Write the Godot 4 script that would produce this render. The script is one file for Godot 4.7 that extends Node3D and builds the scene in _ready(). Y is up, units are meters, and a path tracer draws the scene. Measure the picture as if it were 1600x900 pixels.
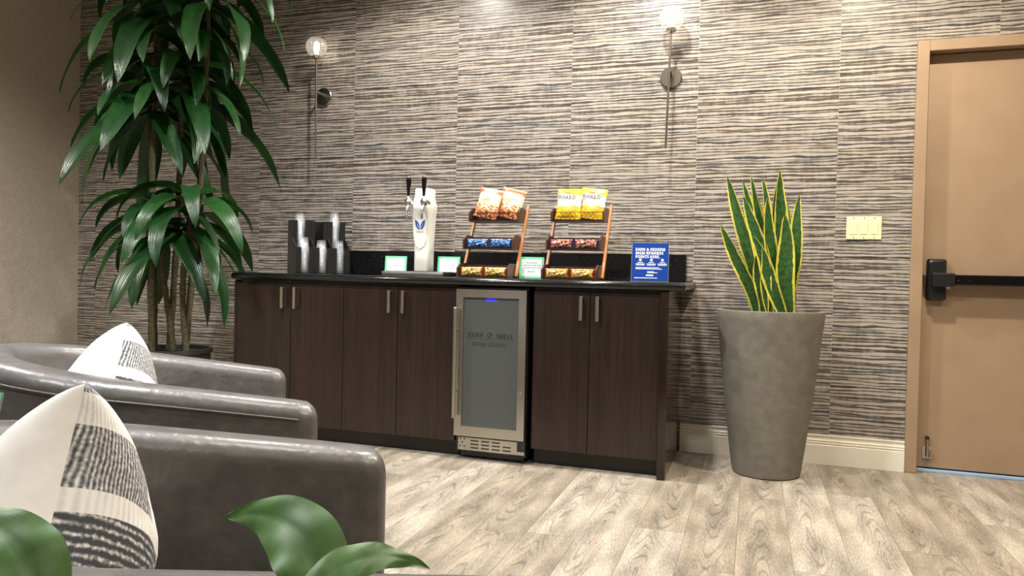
extends Node3D
# A lounge corner: striped wall, snack counter, two leather tub chairs, plants, exit door.

const EYE := 0.9307          # camera height
const WALL := 4.022          # distance of the back wall
const CEIL := 2.95
const TOP := 0.908           # countertop height

var M := {}
var taken := {}
var rng := RandomNumberGenerator.new()

# ------------------------------------------------------------------ mesh builder
class MB:
	var st := SurfaceTool.new()
	var group := 1
	func _init() -> void:
		st.begin(Mesh.PRIMITIVE_TRIANGLES)
	func v(p: Vector3, uv: Vector2, g: int) -> void:
		st.set_smooth_group(g)
		st.set_uv(uv)
		st.add_vertex(p)
	# corners run counter-clockwise seen from outside
	func tri(a: Vector3, b: Vector3, c: Vector3, g := -1, ua := Vector2.ZERO, ub := Vector2.ZERO, uc := Vector2.ZERO) -> void:
		v(a, ua, g); v(c, uc, g); v(b, ub, g)
	func quad(p: Array, g := -1, uv: Array = []) -> void:
		if uv.is_empty():
			uv = [Vector2.ZERO, Vector2.ZERO, Vector2.ZERO, Vector2.ZERO]
		tri(p[0], p[1], p[2], g, uv[0], uv[1], uv[2])
		tri(p[0], p[2], p[3], g, uv[0], uv[2], uv[3])
	func box(c: Vector3, s: Vector3, b := 0.0, t := Transform3D.IDENTITY) -> void:
		var h := s * 0.5
		b = minf(b, minf(h.x, minf(h.y, h.z)) * 0.95)
		for ax in 3:
			var u := (ax + 1) % 3
			var w := (ax + 2) % 3
			for sg in [-1.0, 1.0]:
				var q := []
				for k in 4:
					var p := Vector3.ZERO
					p[ax] = sg * h[ax]
					p[u] = [-1.0, 1.0, 1.0, -1.0][k] * (h[u] - b)
					p[w] = [-1.0, -1.0, 1.0, 1.0][k] * (h[w] - b)
					q.append(t * (c + p))
				if sg < 0.0:
					q.reverse()
				quad(q)
			if b > 0.0:
				for su in [-1.0, 1.0]:
					for sv in [-1.0, 1.0]:
						var q := []
						for k in 4:
							var p := Vector3.ZERO
							p[ax] = (h[ax] - b) * (-1.0 if k < 2 else 1.0)
							var first: bool = k == 0 or k == 3
							p[u] = su * (h[u] if first else h[u] - b)
							p[w] = sv * (h[w] - b if first else h[w])
							q.append(t * (c + p))
						if su * sv < 0.0:
							q.reverse()
						quad(q)
		if b > 0.0:
			for sx in [-1.0, 1.0]:
				for sy in [-1.0, 1.0]:
					for sz in [-1.0, 1.0]:
						var a := t * (c + Vector3(sx * h.x, sy * (h.y - b), sz * (h.z - b)))
						var d := t * (c + Vector3(sx * (h.x - b), sy * h.y, sz * (h.z - b)))
						var e := t * (c + Vector3(sx * (h.x - b), sy * (h.y - b), sz * h.z))
						if sx * sy * sz > 0.0:
							tri(a, d, e)
						else:
							tri(a, e, d)
	# profile of (radius, height) from bottom to top, outside
	func lathe(prof: Array, segs := 32, t := Transform3D.IDENTITY, flute := 0.0, flutes := 0) -> void:
		group += 1
		for i in prof.size() - 1:
			var a: Vector2 = prof[i]
			var b: Vector2 = prof[i + 1]
			if i > 0:
				var d0: Vector2 = a - prof[i - 1]
				if absf(d0.angle_to(b - a)) > 0.6:
					group += 1
			for k in segs:
				var t0 := TAU * k / segs
				var t1 := TAU * (k + 1) / segs
				var f0 := 1.0 + flute * absf(sin(t0 * flutes * 0.5))
				var f1 := 1.0 + flute * absf(sin(t1 * flutes * 0.5))
				var p0 := t * Vector3(cos(t0) * a.x * f0, a.y, sin(t0) * a.x * f0)
				var p1 := t * Vector3(cos(t1) * a.x * f1, a.y, sin(t1) * a.x * f1)
				var p2 := t * Vector3(cos(t1) * b.x * f1, b.y, sin(t1) * b.x * f1)
				var p3 := t * Vector3(cos(t0) * b.x * f0, b.y, sin(t0) * b.x * f0)
				var u0 := float(k) / segs
				var u1 := float(k + 1) / segs
				var v0 := float(i) / (prof.size() - 1)
				var v1 := float(i + 1) / (prof.size() - 1)
				if a.x > 1e-5:
					tri(p0, p2, p1, group, Vector2(u0, v0), Vector2(u1, v1), Vector2(u1, v0))
				if b.x > 1e-5:
					tri(p0, p3, p2, group, Vector2(u0, v0), Vector2(u0, v1), Vector2(u1, v1))
	func tube(pts: Array, radii: Array, segs := 8) -> void:
		group += 1
		var n := pts.size()
		var up := Vector3.UP
		var d0: Vector3 = (pts[1] - pts[0]).normalized()
		if absf(d0.dot(up)) > 0.9:
			up = Vector3.RIGHT
		var side := d0.cross(up).normalized()
		var rings := []
		for i in n:
			var d: Vector3 = (pts[mini(i + 1, n - 1)] - pts[maxi(i - 1, 0)]).normalized()
			side = (side - d * side.dot(d)).normalized()
			var other := d.cross(side)
			var r: float = radii[i] if i < radii.size() else radii[-1]
			var ring := []
			for k in segs:
				var a := TAU * k / segs
				ring.append(pts[i] + (side * cos(a) + other * sin(a)) * r)
			rings.append(ring)
		loft(rings, true)
	# closed rings, each counter-clockwise seen against the direction of travel
	func loft(rings: Array, caps := true, sharp := 0.0) -> void:
		group += 1
		var m: int = rings[0].size()
		for i in rings.size() - 1:
			for k in m:
				var k1 := (k + 1) % m
				quad([rings[i][k], rings[i][k1], rings[i + 1][k1], rings[i + 1][k]], group)
		if caps:
			for e in 2:
				var ring: Array = rings[0] if e == 0 else rings[-1]
				var c := Vector3.ZERO
				for p in ring:
					c += p
				c /= m
				for k in m:
					if e == 0:
						tri(c, ring[(k + 1) % m], ring[k], -1)
					else:
						tri(c, ring[k], ring[(k + 1) % m], -1)
	# a sheet of points, rows of columns; uv over the sheet
	func sheet(rows: Array, flip := false) -> void:
		group += 1
		var n := rows.size()
		var m: int = rows[0].size()
		for i in n - 1:
			for j in m - 1:
				var q := [rows[i][j], rows[i][j + 1], rows[i + 1][j + 1], rows[i + 1][j]]
				var u := [Vector2(float(j) / (m - 1), float(i) / (n - 1)), Vector2(float(j + 1) / (m - 1), float(i) / (n - 1)), Vector2(float(j + 1) / (m - 1), float(i + 1) / (n - 1)), Vector2(float(j) / (m - 1), float(i + 1) / (n - 1))]
				if flip:
					q.reverse(); u.reverse()
				quad(q, group, u)
	# polygon in the xy plane (counter-clockwise), from z = 0 back to z = -depth
	func prism(poly: PackedVector2Array, depth: float, t := Transform3D.IDENTITY) -> void:
		if not Geometry2D.is_polygon_clockwise(poly):
			pass
		else:
			poly.reverse()
		var ix := Geometry2D.triangulate_polygon(poly)
		for i in range(0, ix.size(), 3):
			var a := poly[ix[i]]
			var b := poly[ix[i + 1]]
			var c := poly[ix[i + 2]]
			if (b - a).cross(c - a) < 0.0:
				var s := b; b = c; c = s
			tri(t * Vector3(a.x, a.y, 0), t * Vector3(b.x, b.y, 0), t * Vector3(c.x, c.y, 0))
			tri(t * Vector3(a.x, a.y, -depth), t * Vector3(c.x, c.y, -depth), t * Vector3(b.x, b.y, -depth))
		for i in poly.size():
			var a := poly[i]
			var b := poly[(i + 1) % poly.size()]
			quad([t * Vector3(a.x, a.y, -depth), t * Vector3(b.x, b.y, -depth), t * Vector3(b.x, b.y, 0), t * Vector3(a.x, a.y, 0)])
	func done() -> ArrayMesh:
		st.generate_normals()
		st.index()
		return st.commit()

# ------------------------------------------------------------------ node helpers
func at(x: float, y: float, w: float) -> Vector3:
	return Vector3(x, y, -w)

func numbered(called: String) -> String:
	if not taken.has(called):
		taken[called] = 0
		return called
	taken[called] += 1
	return "%s_%03d" % [called, taken[called]]

func tag(o: Node, label: String, category: String, group := "") -> void:
	o.set_meta("label", label)
	o.set_meta("category", category)
	if group != "":
		o.set_meta("group", group)

func thing(called: String, label: String, category: String, where := Vector3.ZERO, turn := 0.0, group := "") -> Node3D:
	var o := Node3D.new()
	o.name = numbered(called)
	add_child(o)
	o.position = where
	o.rotation.y = turn
	tag(o, label, category, group)
	return o

func part(called: String, mesh: Mesh, m: Material, parent: Node, where := Vector3.ZERO) -> MeshInstance3D:
	var o := MeshInstance3D.new()
	o.name = called
	o.mesh = mesh
	o.material_override = m
	parent.add_child(o, true)
	o.position = where
	return o

func structure(called: String, mesh: Mesh, m: Material) -> MeshInstance3D:
	var o := part(called, mesh, m, self)
	o.set_meta("kind", "structure")
	return o

func boxmesh(c: Vector3, s: Vector3, b := 0.0) -> ArrayMesh:
	var g := MB.new()
	g.box(c, s, b)
	return g.done()

func words(text: String, cap: float, m: Material, parent: Node, where: Vector3, bold := false, serif := false, width := 0.0, name_ := "lettering") -> MeshInstance3D:
	var f := SystemFont.new()
	f.font_names = PackedStringArray(["Droid Serif" if serif else "Droid Sans"])
	f.font_weight = 700 if bold else 400
	var t := TextMesh.new()
	t.text = text
	t.font = f
	t.font_size = 48
	t.pixel_size = cap / (48.0 * 0.714)
	t.depth = 0.0006
	t.curve_step = 4.0
	t.horizontal_alignment = HORIZONTAL_ALIGNMENT_CENTER
	var o := part(name_, t, m, parent, where)
	if width > 0.0:
		var size := t.get_aabb().size.x
		if size > 0.0:
			o.scale.x = width / size
	return o

# ------------------------------------------------------------------ materials
func mat(srgb: Color, rough := 0.6, metal := 0.0, spec := 0.5) -> StandardMaterial3D:
	var m := StandardMaterial3D.new()
	m.albedo_color = srgb
	m.roughness = rough
	m.metallic = metal
	m.metallic_specular = spec
	m.cull_mode = BaseMaterial3D.CULL_DISABLED
	return m

func rgb(r: int, g: int, b: int) -> Color:
	return Color(r / 255.0, g / 255.0, b / 255.0)

func noise(freq: float, octaves := 3, sd := 1) -> FastNoiseLite:
	var n := FastNoiseLite.new()
	n.noise_type = FastNoiseLite.TYPE_SIMPLEX_SMOOTH
	n.frequency = freq
	n.fractal_octaves = octaves
	n.seed = sd
	return n

func texture(im: Image) -> ImageTexture:
	im.generate_mipmaps()
	return ImageTexture.create_from_image(im)

func bytes_to_texture(d: PackedByteArray, w: int, h: int) -> ImageTexture:
	return texture(Image.create_from_data(w, h, false, Image.FORMAT_RGB8, d))

# a seamless patchy colour between two tones
func patchy(a: Color, b: Color, freq: float, octaves: int, sd: int, size := 256, gain := 1.0) -> ImageTexture:
	var im := noise(freq, octaves, sd).get_seamless_image(size, size)
	im.convert(Image.FORMAT_L8)
	var src := im.get_data()
	var d := PackedByteArray()
	d.resize(size * size * 3)
	for i in size * size:
		var c := a.lerp(b, clampf((src[i] / 255.0 - 0.5) * gain + 0.5, 0.0, 1.0))
		d[i * 3] = c.r8; d[i * 3 + 1] = c.g8; d[i * 3 + 2] = c.b8
	return bytes_to_texture(d, size, size)

func relief(freq: float, octaves: int, sd: int, size := 256, strength := 4.0) -> ImageTexture:
	var im := noise(freq, octaves, sd).get_seamless_image(size, size)
	im.convert(Image.FORMAT_RGBA8)
	im.bump_map_to_normal_map(strength)
	return texture(im)

# horizontally brushed irregular dark strokes on a pale ground, one wallpaper width
func wallpaper_texture() -> ImageTexture:
	var w := 768
	var h := 1536
	var d := PackedByteArray()
	d.resize(w * h * 3)
	var n2 := noise(0.02, 3, 5)
	var n3 := noise(0.05, 2, 9)
	for y in h:
		var row := n2.get_noise_2d(0.0, y * 9.0) * 0.10
		for x in w:
			var f := 1.0 + row + n3.get_noise_2d(x * 0.06, y * 3.2) * 0.15 + n2.get_noise_2d(x * 0.5 + 400.0, y * 0.6) * 0.05
			var i := (y * w + x) * 3
			d[i] = int(clampf(160.0 * f, 0, 255)); d[i + 1] = int(clampf(152.0 * f, 0, 255)); d[i + 2] = int(clampf(142.0 * f, 0, 255))
	var wave := noise(0.004, 2, 21)
	var thick := noise(0.012, 3, 31)
	var pitch := 18.2
	var count := int(h / pitch)
	pitch = float(h) / count
	for s in count:
		var yc := (s + rng.randf_range(0.25, 0.75)) * pitch
		var tone := [Color8(66, 60, 56), Color8(56, 51, 50), Color8(80, 73, 69), Color8(64, 65, 68), Color8(76, 69, 61)][rng.randi() % 5] as Color
		var half := rng.randf_range(2.8, 5.4)
		var amp := rng.randf_range(2.0, 5.0)
		var cover := rng.randf_range(0.70, 0.98)
		for x in w:
			var c := yc + wave.get_noise_2d(x * 0.8, s * 97.0) * amp * 1.8 + thick.get_noise_2d(x * 0.9, s * 53.0 + 7.0) * 2.2
			var hw := half * (1.0 + 0.95 * thick.get_noise_2d(x * 0.38, s * 31.0 + 500.0) + 0.42 * thick.get_noise_2d(x * 2.2, s * 17.0 + 900.0))
			if hw < 0.6:
				continue
			var lo := int(floor(c - hw - 1.0))
			var hi := int(ceil(c + hw + 1.0))
			for yy in range(lo, hi + 1):
				var a := clampf(hw + 0.7 - absf(yy - c), 0.0, 1.0) * cover
				if a <= 0.0:
					continue
				var i := (posmod(yy, h) * w + x) * 3
				d[i] = int(lerpf(d[i], tone.r8, a)); d[i + 1] = int(lerpf(d[i + 1], tone.g8, a)); d[i + 2] = int(lerpf(d[i + 2], tone.b8, a))
	return bytes_to_texture(d, w, h)

# greyed oak print of one floor plank, length along v
func plank_texture(sd: int) -> ImageTexture:
	var w := 176
	var h := 1152
	var d := PackedByteArray()
	d.resize(w * h * 3)
	var bend := noise(0.006, 3, sd)
	var fleck := noise(0.09, 3, sd + 50)
	var patch := noise(0.008, 2, sd + 90)
	var xc := w * (0.3 + 0.13 * (sd % 4))
	var yc := h * (0.2 + 0.19 * (sd % 5))
	for y in h:
		for x in w:
			var b := bend.get_noise_2d(x * 1.6, y * 0.35) * 26.0
			var dx := (x - xc) + b
			var dy := (y - yc) * 0.055
			var r := sqrt(dx * dx + dy * dy * 2.2 + 20.0)
			var ring := sin(r * 0.62 + bend.get_noise_2d(x * 0.4 + 900.0, y * 0.15) * 9.0)
			var near := clampf(1.0 - absf(dx) / 70.0, 0.15, 1.0)
			var f := 1.0 + patch.get_noise_2d(x * 1.5, y * 0.3) * 0.20 + fleck.get_noise_2d(x * 2.2, y * 0.28) * 0.20 - maxf(ring - 0.35, 0.0) * 0.30 * near + fleck.get_noise_2d(x * 5.0, y * 0.9 + 300.0) * 0.10
			var i := (y * w + x) * 3
			d[i] = int(clampf(152.0 * f, 0, 255)); d[i + 1] = int(clampf(143.0 * f, 0, 255)); d[i + 2] = int(clampf(130.0 * f, 0, 255))
	return bytes_to_texture(d, w, h)

func wood_texture(a: Color, b: Color, sd: int) -> ImageTexture:
	var w := 256
	var h := 256
	var d := PackedByteArray()
	d.resize(w * h * 3)
	var g := noise(0.06, 3, sd)
	var k := noise(0.012, 2, sd + 3)
	for y in h:
		var yy := minf(y, h - y) * 0.10
		for x in w:
			var f := clampf(0.5 + g.get_noise_2d(x * 1.8, yy) * 0.7 + k.get_noise_2d(x * 2.0, yy * 4.0) * 0.5, 0.0, 1.0)
			var c := a.lerp(b, f)
			var i := (y * w + x) * 3
			d[i] = c.r8; d[i + 1] = c.g8; d[i + 2] = c.b8
	return bytes_to_texture(d, w, h)

func snake_leaf_texture(sd: int) -> ImageTexture:
	var w := 64
	var h := 384
	var d := PackedByteArray()
	d.resize(w * h * 3)
	var n := noise(0.05, 3, sd)
	for y in h:
		for x in w:
			var e := absf(x / float(w - 1) - 0.5) * 2.0
			var band := sin(y * 0.24 + n.get_noise_2d(x * 0.9, y * 0.5) * 5.0)
			var c := Color8(46, 82, 34).lerp(Color8(22, 52, 24), clampf(band * 0.9, 0.0, 1.0))
			c = c.lerp(Color8(70, 104, 44), clampf(n.get_noise_2d(x * 3.0, y * 0.4 + 99.0), 0.0, 0.6))
			if e > 0.76 + n.get_noise_2d(0.0, y * 0.5) * 0.10:
				c = Color8(206, 190, 78).lerp(Color8(176, 168, 62), clampf(n.get_noise_2d(x, y * 2.0) + 0.3, 0.0, 1.0))
			var i := (y * w + x) * 3
			d[i] = c.r8; d[i + 1] = c.g8; d[i + 2] = c.b8
	return bytes_to_texture(d, w, h)

func leaf_texture(a: Color, b: Color, sd: int, veins: float) -> ImageTexture:
	var w := 64
	var h := 256
	var d := PackedByteArray()
	d.resize(w * h * 3)
	var n := noise(0.03, 3, sd)
	for y in h:
		for x in w:
			var f := 0.5 + n.get_noise_2d(x * 0.5, y) * 0.5 + sin(x * veins) * 0.16 + n.get_noise_2d(x * 6.0, y * 0.25) * 0.3
			var c := a.lerp(b, clampf(f, 0.0, 1.0))
			var i := (y * w + x) * 3
			d[i] = c.r8; d[i + 1] = c.g8; d[i + 2] = c.b8
	return bytes_to_texture(d, w, h)

func ridge_texture(veins: float) -> ImageTexture:
	var im := Image.create(64, 8, false, Image.FORMAT_RGB8)
	for x in 64:
		var g := 0.5 + 0.5 * sin(x * veins) * 0.7 + 0.15 * sin(x * veins * 2.7)
		for y in 8:
			im.set_pixel(x, y, Color(g, g, g))
	return texture(im)

# woven plaid of the cushion front: s in from the upper edge, t along it from the top corner
func cushion_texture() -> ImageTexture:
	var w := 512
	var d := PackedByteArray()
	d.resize(w * w * 3)
	var n := noise(0.06, 3, 71)
	var k := noise(0.02, 2, 72)
	for p in w:
		var s := p / float(w)
		for q in w:
			var t := q / float(w)
			var c := Color8(226, 223, 218)
			var grey := 0.0
			var rib := 0.0
			if s < 0.40:
				rib = sin(q * 0.95 + p * (0.10 if s > 0.24 else 0.0) + n.get_noise_2d(p * 0.7, q) * 0.6)
				var row := 0 if s < 0.10 else (1 if s < 0.24 else 2)
				var block := 0 if t < 0.34 else (1 if t < 0.60 else 2)
				grey = 0.74 if (row + block) % 2 == 0 else 0.10
			elif s < 0.45:
				rib = sin(q * 0.6)
				grey = 0.05
			elif t < 0.42:
				rib = sin(p * 0.62 - q * 0.04 + n.get_noise_2d(p, q * 0.6) * 0.8)
				if s < 0.66:
					grey = 1.20
				else:
					var dash := 1.0 if rib > 0.66 and sin(q * 0.55 + floorf(p / 10.0) * 2.0) > -0.5 else 0.0
					grey = 0.07 + dash * 0.95
					rib *= 0.3
			elif t < 0.60:
				rib = sin(p * 0.95 + q * 0.10 + n.get_noise_2d(p, q) * 0.7)
				grey = 0.70 if s < 0.55 or s > 0.80 else 0.10
			else:
				rib = sin(p * 0.95 + n.get_noise_2d(p, q) * 0.6)
				grey = 0.10 if s < 0.70 else 0.7
			grey *= 0.70 + 0.55 * n.get_noise_2d(p * 2.0, q * 2.0) + 0.36 * rib
			grey += 0.06 * k.get_noise_2d(p, q) + 0.05 * rib
			c = c.lerp(Color8(52, 53, 58), clampf(grey, 0.0, 0.96))
			var i := (p * w + q) * 3
			d[i] = c.r8; d[i + 1] = c.g8; d[i + 2] = c.b8
	return bytes_to_texture(d, w, w)

func speckle_texture(base: Color, spot: Color, size: int, count: int, sd: int) -> ImageTexture:
	var im := Image.create(size, size, false, Image.FORMAT_RGB8)
	im.fill(base)
	var r := RandomNumberGenerator.new()
	r.seed = sd
	for i in count:
		var s := 1 + r.randi() % 2
		im.fill_rect(Rect2i(r.randi() % size, r.randi() % size, s, s), base.lerp(spot, r.randf()))
	return texture(im)

# short pale scratches worn into a patchy hide
func scuffed(tex: ImageTexture) -> ImageTexture:
	var im := tex.get_image()
	im.clear_mipmaps()
	var r := RandomNumberGenerator.new()
	r.seed = 91
	var size := im.get_width()
	for k in 26:
		var p := Vector2(r.randf(), r.randf()) * size
		var a := r.randf() * TAU
		var bend := r.randf_range(-0.03, 0.03)
		var soft := r.randf_range(0.10, 0.34)
		for i in r.randi_range(8, 34):
			a += bend
			p += Vector2(cos(a), sin(a)) * 1.4
			var x := posmod(int(p.x), size)
			var y := posmod(int(p.y), size)
			im.set_pixel(x, y, im.get_pixel(x, y).lerp(Color(0.62, 0.61, 0.60), soft * (0.4 + 0.6 * r.randf())))
	return texture(im)

func triplanar(m: StandardMaterial3D, scale: float, world := false) -> StandardMaterial3D:
	m.uv1_triplanar = true
	m.uv1_world_triplanar = world
	m.uv1_scale = Vector3.ONE * scale
	return m

func make_materials() -> void:
	M.paper = mat(Color.WHITE, 0.29, 0.0, 0.5)
	M.paper.albedo_texture = wallpaper_texture()
	M.planks = []
	for i in 3:
		for tone in [Color(1, 1, 1), Color(0.90, 0.89, 0.87)]:
			var pm := mat(tone, 0.42)
			pm.albedo_texture = M.planks[-1].albedo_texture if tone.r < 1.0 else plank_texture(11 + i * 7)
			M.planks.append(pm)
	M.subfloor = mat(rgb(70, 62, 54), 0.9)
	M.plaster = mat(rgb(196, 186, 170), 0.85)
	M.ceiling = mat(rgb(226, 222, 214), 0.9)
	M.fabric_wall = mat(Color.WHITE, 0.75)
	M.fabric_wall.albedo_texture = patchy(rgb(180, 169, 152), rgb(192, 180, 162), 0.03, 4, 14, 256, 1.0)
	M.fabric_wall.normal_enabled = true
	M.fabric_wall.normal_texture = relief(0.12, 3, 15, 256, 3.0)
	M.fabric_wall.normal_scale = 0.5
	triplanar(M.fabric_wall, 2.2)
	M.base_paint = mat(rgb(226, 220, 204), 0.35)
	M.door_paint = mat(Color.WHITE, 0.42)
	M.door_paint.albedo_texture = patchy(rgb(149, 125, 100), rgb(155, 131, 106), 0.02, 3, 25, 256, 1.3)
	triplanar(M.door_paint, 0.8)
	M.black_metal = mat(rgb(26, 25, 25), 0.35)
	M.black_gloss = mat(rgb(12, 12, 14), 0.12)
	M.rubber = mat(rgb(22, 20, 20), 0.8)
	M.chrome = mat(rgb(214, 212, 208), 0.14, 1.0)
	M.nickel = mat(rgb(176, 170, 162), 0.24, 1.0)
	M.threshold = mat(rgb(150, 180, 208), 0.35)  # metal sill; daylight showing under the door is put into its pale blue
	M.steel = mat(rgb(186, 182, 172), 0.30, 1.0)
	M.dark_steel = mat(rgb(98, 97, 93), 0.42, 1.0)
	M.espresso = mat(Color.WHITE, 0.30)
	M.espresso.albedo_texture = wood_texture(rgb(29, 19, 15), rgb(45, 29, 23), 33)
	triplanar(M.espresso, 1.6)
	M.end_panel = mat(Color.WHITE, 0.14)
	M.end_panel.albedo_texture = M.espresso.albedo_texture
	triplanar(M.end_panel, 1.6)
	M.kick = mat(rgb(30, 22, 19), 0.5)
	M.granite = mat(Color.WHITE, 0.14)
	M.granite.albedo_texture = speckle_texture(rgb(20, 20, 21), rgb(128, 128, 128), 512, 1500, 4)
	triplanar(M.granite, 2.2)
	M.organizer = mat(rgb(23, 23, 25), 0.28)
	M.cup = mat(Color(0.90, 0.92, 0.94, 0.09), 0.05, 0.0, 0.7)
	M.cup.transparency = BaseMaterial3D.TRANSPARENCY_ALPHA
	M.white_tower = mat(rgb(226, 226, 218), 0.25)
	M.logo_blue = mat(rgb(36, 74, 158), 0.4)
	M.logo_grey = mat(rgb(150, 150, 150), 0.5)
	M.sign_green = mat(rgb(108, 206, 156), 0.5)
	M.sign_paper = mat(rgb(222, 234, 228), 0.6)
	M.sign_ink = mat(rgb(112, 122, 118), 0.6)
	M.acrylic = mat(Color(0.95, 0.97, 0.97, 0.12), 0.03)
	M.acrylic.transparency = BaseMaterial3D.TRANSPARENCY_ALPHA
	M.sign_blue = mat(rgb(22, 60, 136), 0.25)
	M.white_ink = mat(rgb(232, 236, 240), 0.5)
	M.rack_wood = mat(Color.WHITE, 0.4)
	M.rack_wood.albedo_texture = wood_texture(rgb(48, 28, 19), rgb(78, 47, 30), 41)
	triplanar(M.rack_wood, 5.0)
	M.rail_wood = mat(Color.WHITE, 0.4)
	M.rail_wood.albedo_texture = wood_texture(rgb(150, 98, 58), rgb(186, 128, 78), 43)
	triplanar(M.rail_wood, 5.0)
	M.wire = mat(rgb(24, 20, 18), 0.4, 0.6)
	M.concrete = mat(Color.WHITE, 0.6)
	M.concrete.albedo_texture = patchy(rgb(102, 97, 87), rgb(122, 116, 104), 0.02, 5, 52, 512, 1.5)
	triplanar(M.concrete, 1.3)
	M.soil = mat(rgb(34, 28, 24), 0.95)
	M.pot_dark = mat(rgb(46, 44, 42), 0.35)
	M.snake = []
	for i in 2:
		var sm := mat(Color.WHITE, 0.34)
		sm.albedo_texture = snake_leaf_texture(61 + i)
		M.snake.append(sm)
	M.cane = mat(Color.WHITE, 0.8)
	M.cane.albedo_texture = patchy(rgb(66, 62, 40), rgb(104, 96, 66), 0.06, 3, 66, 128, 1.6)
	triplanar(M.cane, 6.0)
	M.dracaena = []
	for c in [[rgb(20, 50, 24), rgb(36, 74, 34)], [rgb(28, 62, 28), rgb(46, 88, 40)]]:
		var lm := mat(Color.WHITE, 0.30)
		lm.albedo_texture = leaf_texture(c[0], c[1], 77, 0.8)
		lm.heightmap_enabled = true
		lm.heightmap_texture = ridge_texture(0.9)
		lm.heightmap_scale = 0.10
		lm.backlight_enabled = true
		lm.backlight = Color(0.52, 0.82, 0.16)
		M.dracaena.append(lm)
	M.pothos = mat(Color.WHITE, 0.44)
	M.pothos.albedo_texture = leaf_texture(rgb(60, 96, 44), rgb(86, 120, 64), 79, 0.12)
	M.pothos.backlight_enabled = true
	M.pothos.backlight = Color(0.24, 0.40, 0.08)
	M.stem = mat(rgb(86, 124, 56), 0.5)
	M.leather = mat(Color.WHITE, 0.33)
	M.leather.albedo_texture = scuffed(patchy(rgb(78, 75, 74), rgb(98, 95, 93), 0.016, 5, 81, 512, 1.2))
	M.leather.normal_enabled = true
	M.leather.normal_texture = relief(0.10, 3, 82, 256, 2.0)
	M.leather.normal_scale = 0.22
	triplanar(M.leather, 1.8)
	M.piping = mat(rgb(70, 66, 63), 0.4)
	M.cushion_back = mat(Color.WHITE, 0.9)
	M.cushion_back.albedo_texture = patchy(rgb(218, 212, 204), rgb(230, 226, 220), 0.05, 3, 83, 128, 1.0)
	triplanar(M.cushion_back, 4.0)
	M.cushion_front = mat(Color.WHITE, 0.95)
	M.cushion_front.albedo_texture = cushion_texture()
	M.switch_plate = mat(rgb(232, 222, 176), 0.35)
	M.switch_rocker = mat(rgb(238, 228, 186), 0.3)
	M.fridge_glass = mat(Color(0.30, 0.315, 0.305, 0.90), 0.30)
	M.fridge_glass.transparency = BaseMaterial3D.TRANSPARENCY_ALPHA
	M.fridge_ink = mat(rgb(20, 23, 23), 0.7)
	M.fridge_ink_teal = mat(rgb(26, 42, 46), 0.6)
	M.crystal = mat(Color(0.62, 0.62, 0.62, 0.32), 0.02, 0.0, 0.9)
	M.crystal.transparency = BaseMaterial3D.TRANSPARENCY_ALPHA
	M.table_top = mat(rgb(62, 44, 34), 0.35)

func glow(c: Color, energy: float) -> StandardMaterial3D:
	var m := mat(c, 0.5)
	m.emission_enabled = true
	m.emission = c
	m.emission_energy_multiplier = energy
	return m

# ------------------------------------------------------------------ camera and light
func make_camera() -> void:
	var yaw := 0.3189
	var pitch := 0.0191
	var roll := 0.0219
	var f := Vector3(-sin(yaw) * cos(pitch), -sin(pitch), -cos(yaw) * cos(pitch))
	var r := Vector3(cos(yaw), 0, -sin(yaw))
	var u := r.cross(f)
	var rr := r * cos(roll) + u * sin(roll)
	var uu := u * cos(roll) - r * sin(roll)
	var cam := Camera3D.new()
	cam.name = "camera"
	cam.fov = rad_to_deg(2.0 * atan(450.0 / 1143.2))
	cam.near = 0.02
	cam.transform = Transform3D(Basis(rr, uu, -f), Vector3(0, EYE, 0))
	cam.current = true
	add_child(cam)
	var env := Environment.new()
	env.background_mode = Environment.BG_COLOR
	env.background_color = Color(0.02, 0.02, 0.02)
	env.ambient_light_source = Environment.AMBIENT_SOURCE_DISABLED
	env.tonemap_mode = Environment.TONE_MAPPER_LINEAR
	env.tonemap_exposure = 1.0
	env.sdfgi_enabled = true
	env.ssao_enabled = true
	env.ssil_enabled = true
	var we := WorldEnvironment.new()
	we.name = "environment"
	we.environment = env
	add_child(we)

func downlight(x: float, w: float, energy: float, tint: Color, label: String) -> void:
	var t := thing("ceiling_downlight", label, "ceiling light", at(x, CEIL, w), 0.0, "recessed ceiling downlights")
	var g := MB.new()
	g.lathe([Vector2(0.058, -0.001), Vector2(0.085, -0.001), Vector2(0.088, -0.006), Vector2(0.062, -0.008), Vector2(0.058, -0.001)], 32)
	part("trim_ring", g.done(), M.ceiling, t)
	g = MB.new()
	g.lathe([Vector2(0.0, -0.004), Vector2(0.057, -0.004), Vector2(0.057, -0.001), Vector2(0.0, -0.001)], 32)
	part("lamp_lens", g.done(), glow(tint, 6.0), t)
	var s := SpotLight3D.new()
	s.name = "lamp_light"
	s.light_energy = energy
	s.light_color = tint
	s.light_size = 0.055
	s.spot_angle = 72.0
	s.spot_angle_attenuation = 0.6
	s.spot_range = 12.0
	s.spot_attenuation = 2.0
	s.shadow_enabled = true
	t.add_child(s)
	s.position = Vector3(0, -0.012, 0)
	s.rotation.x = -PI / 2

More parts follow.
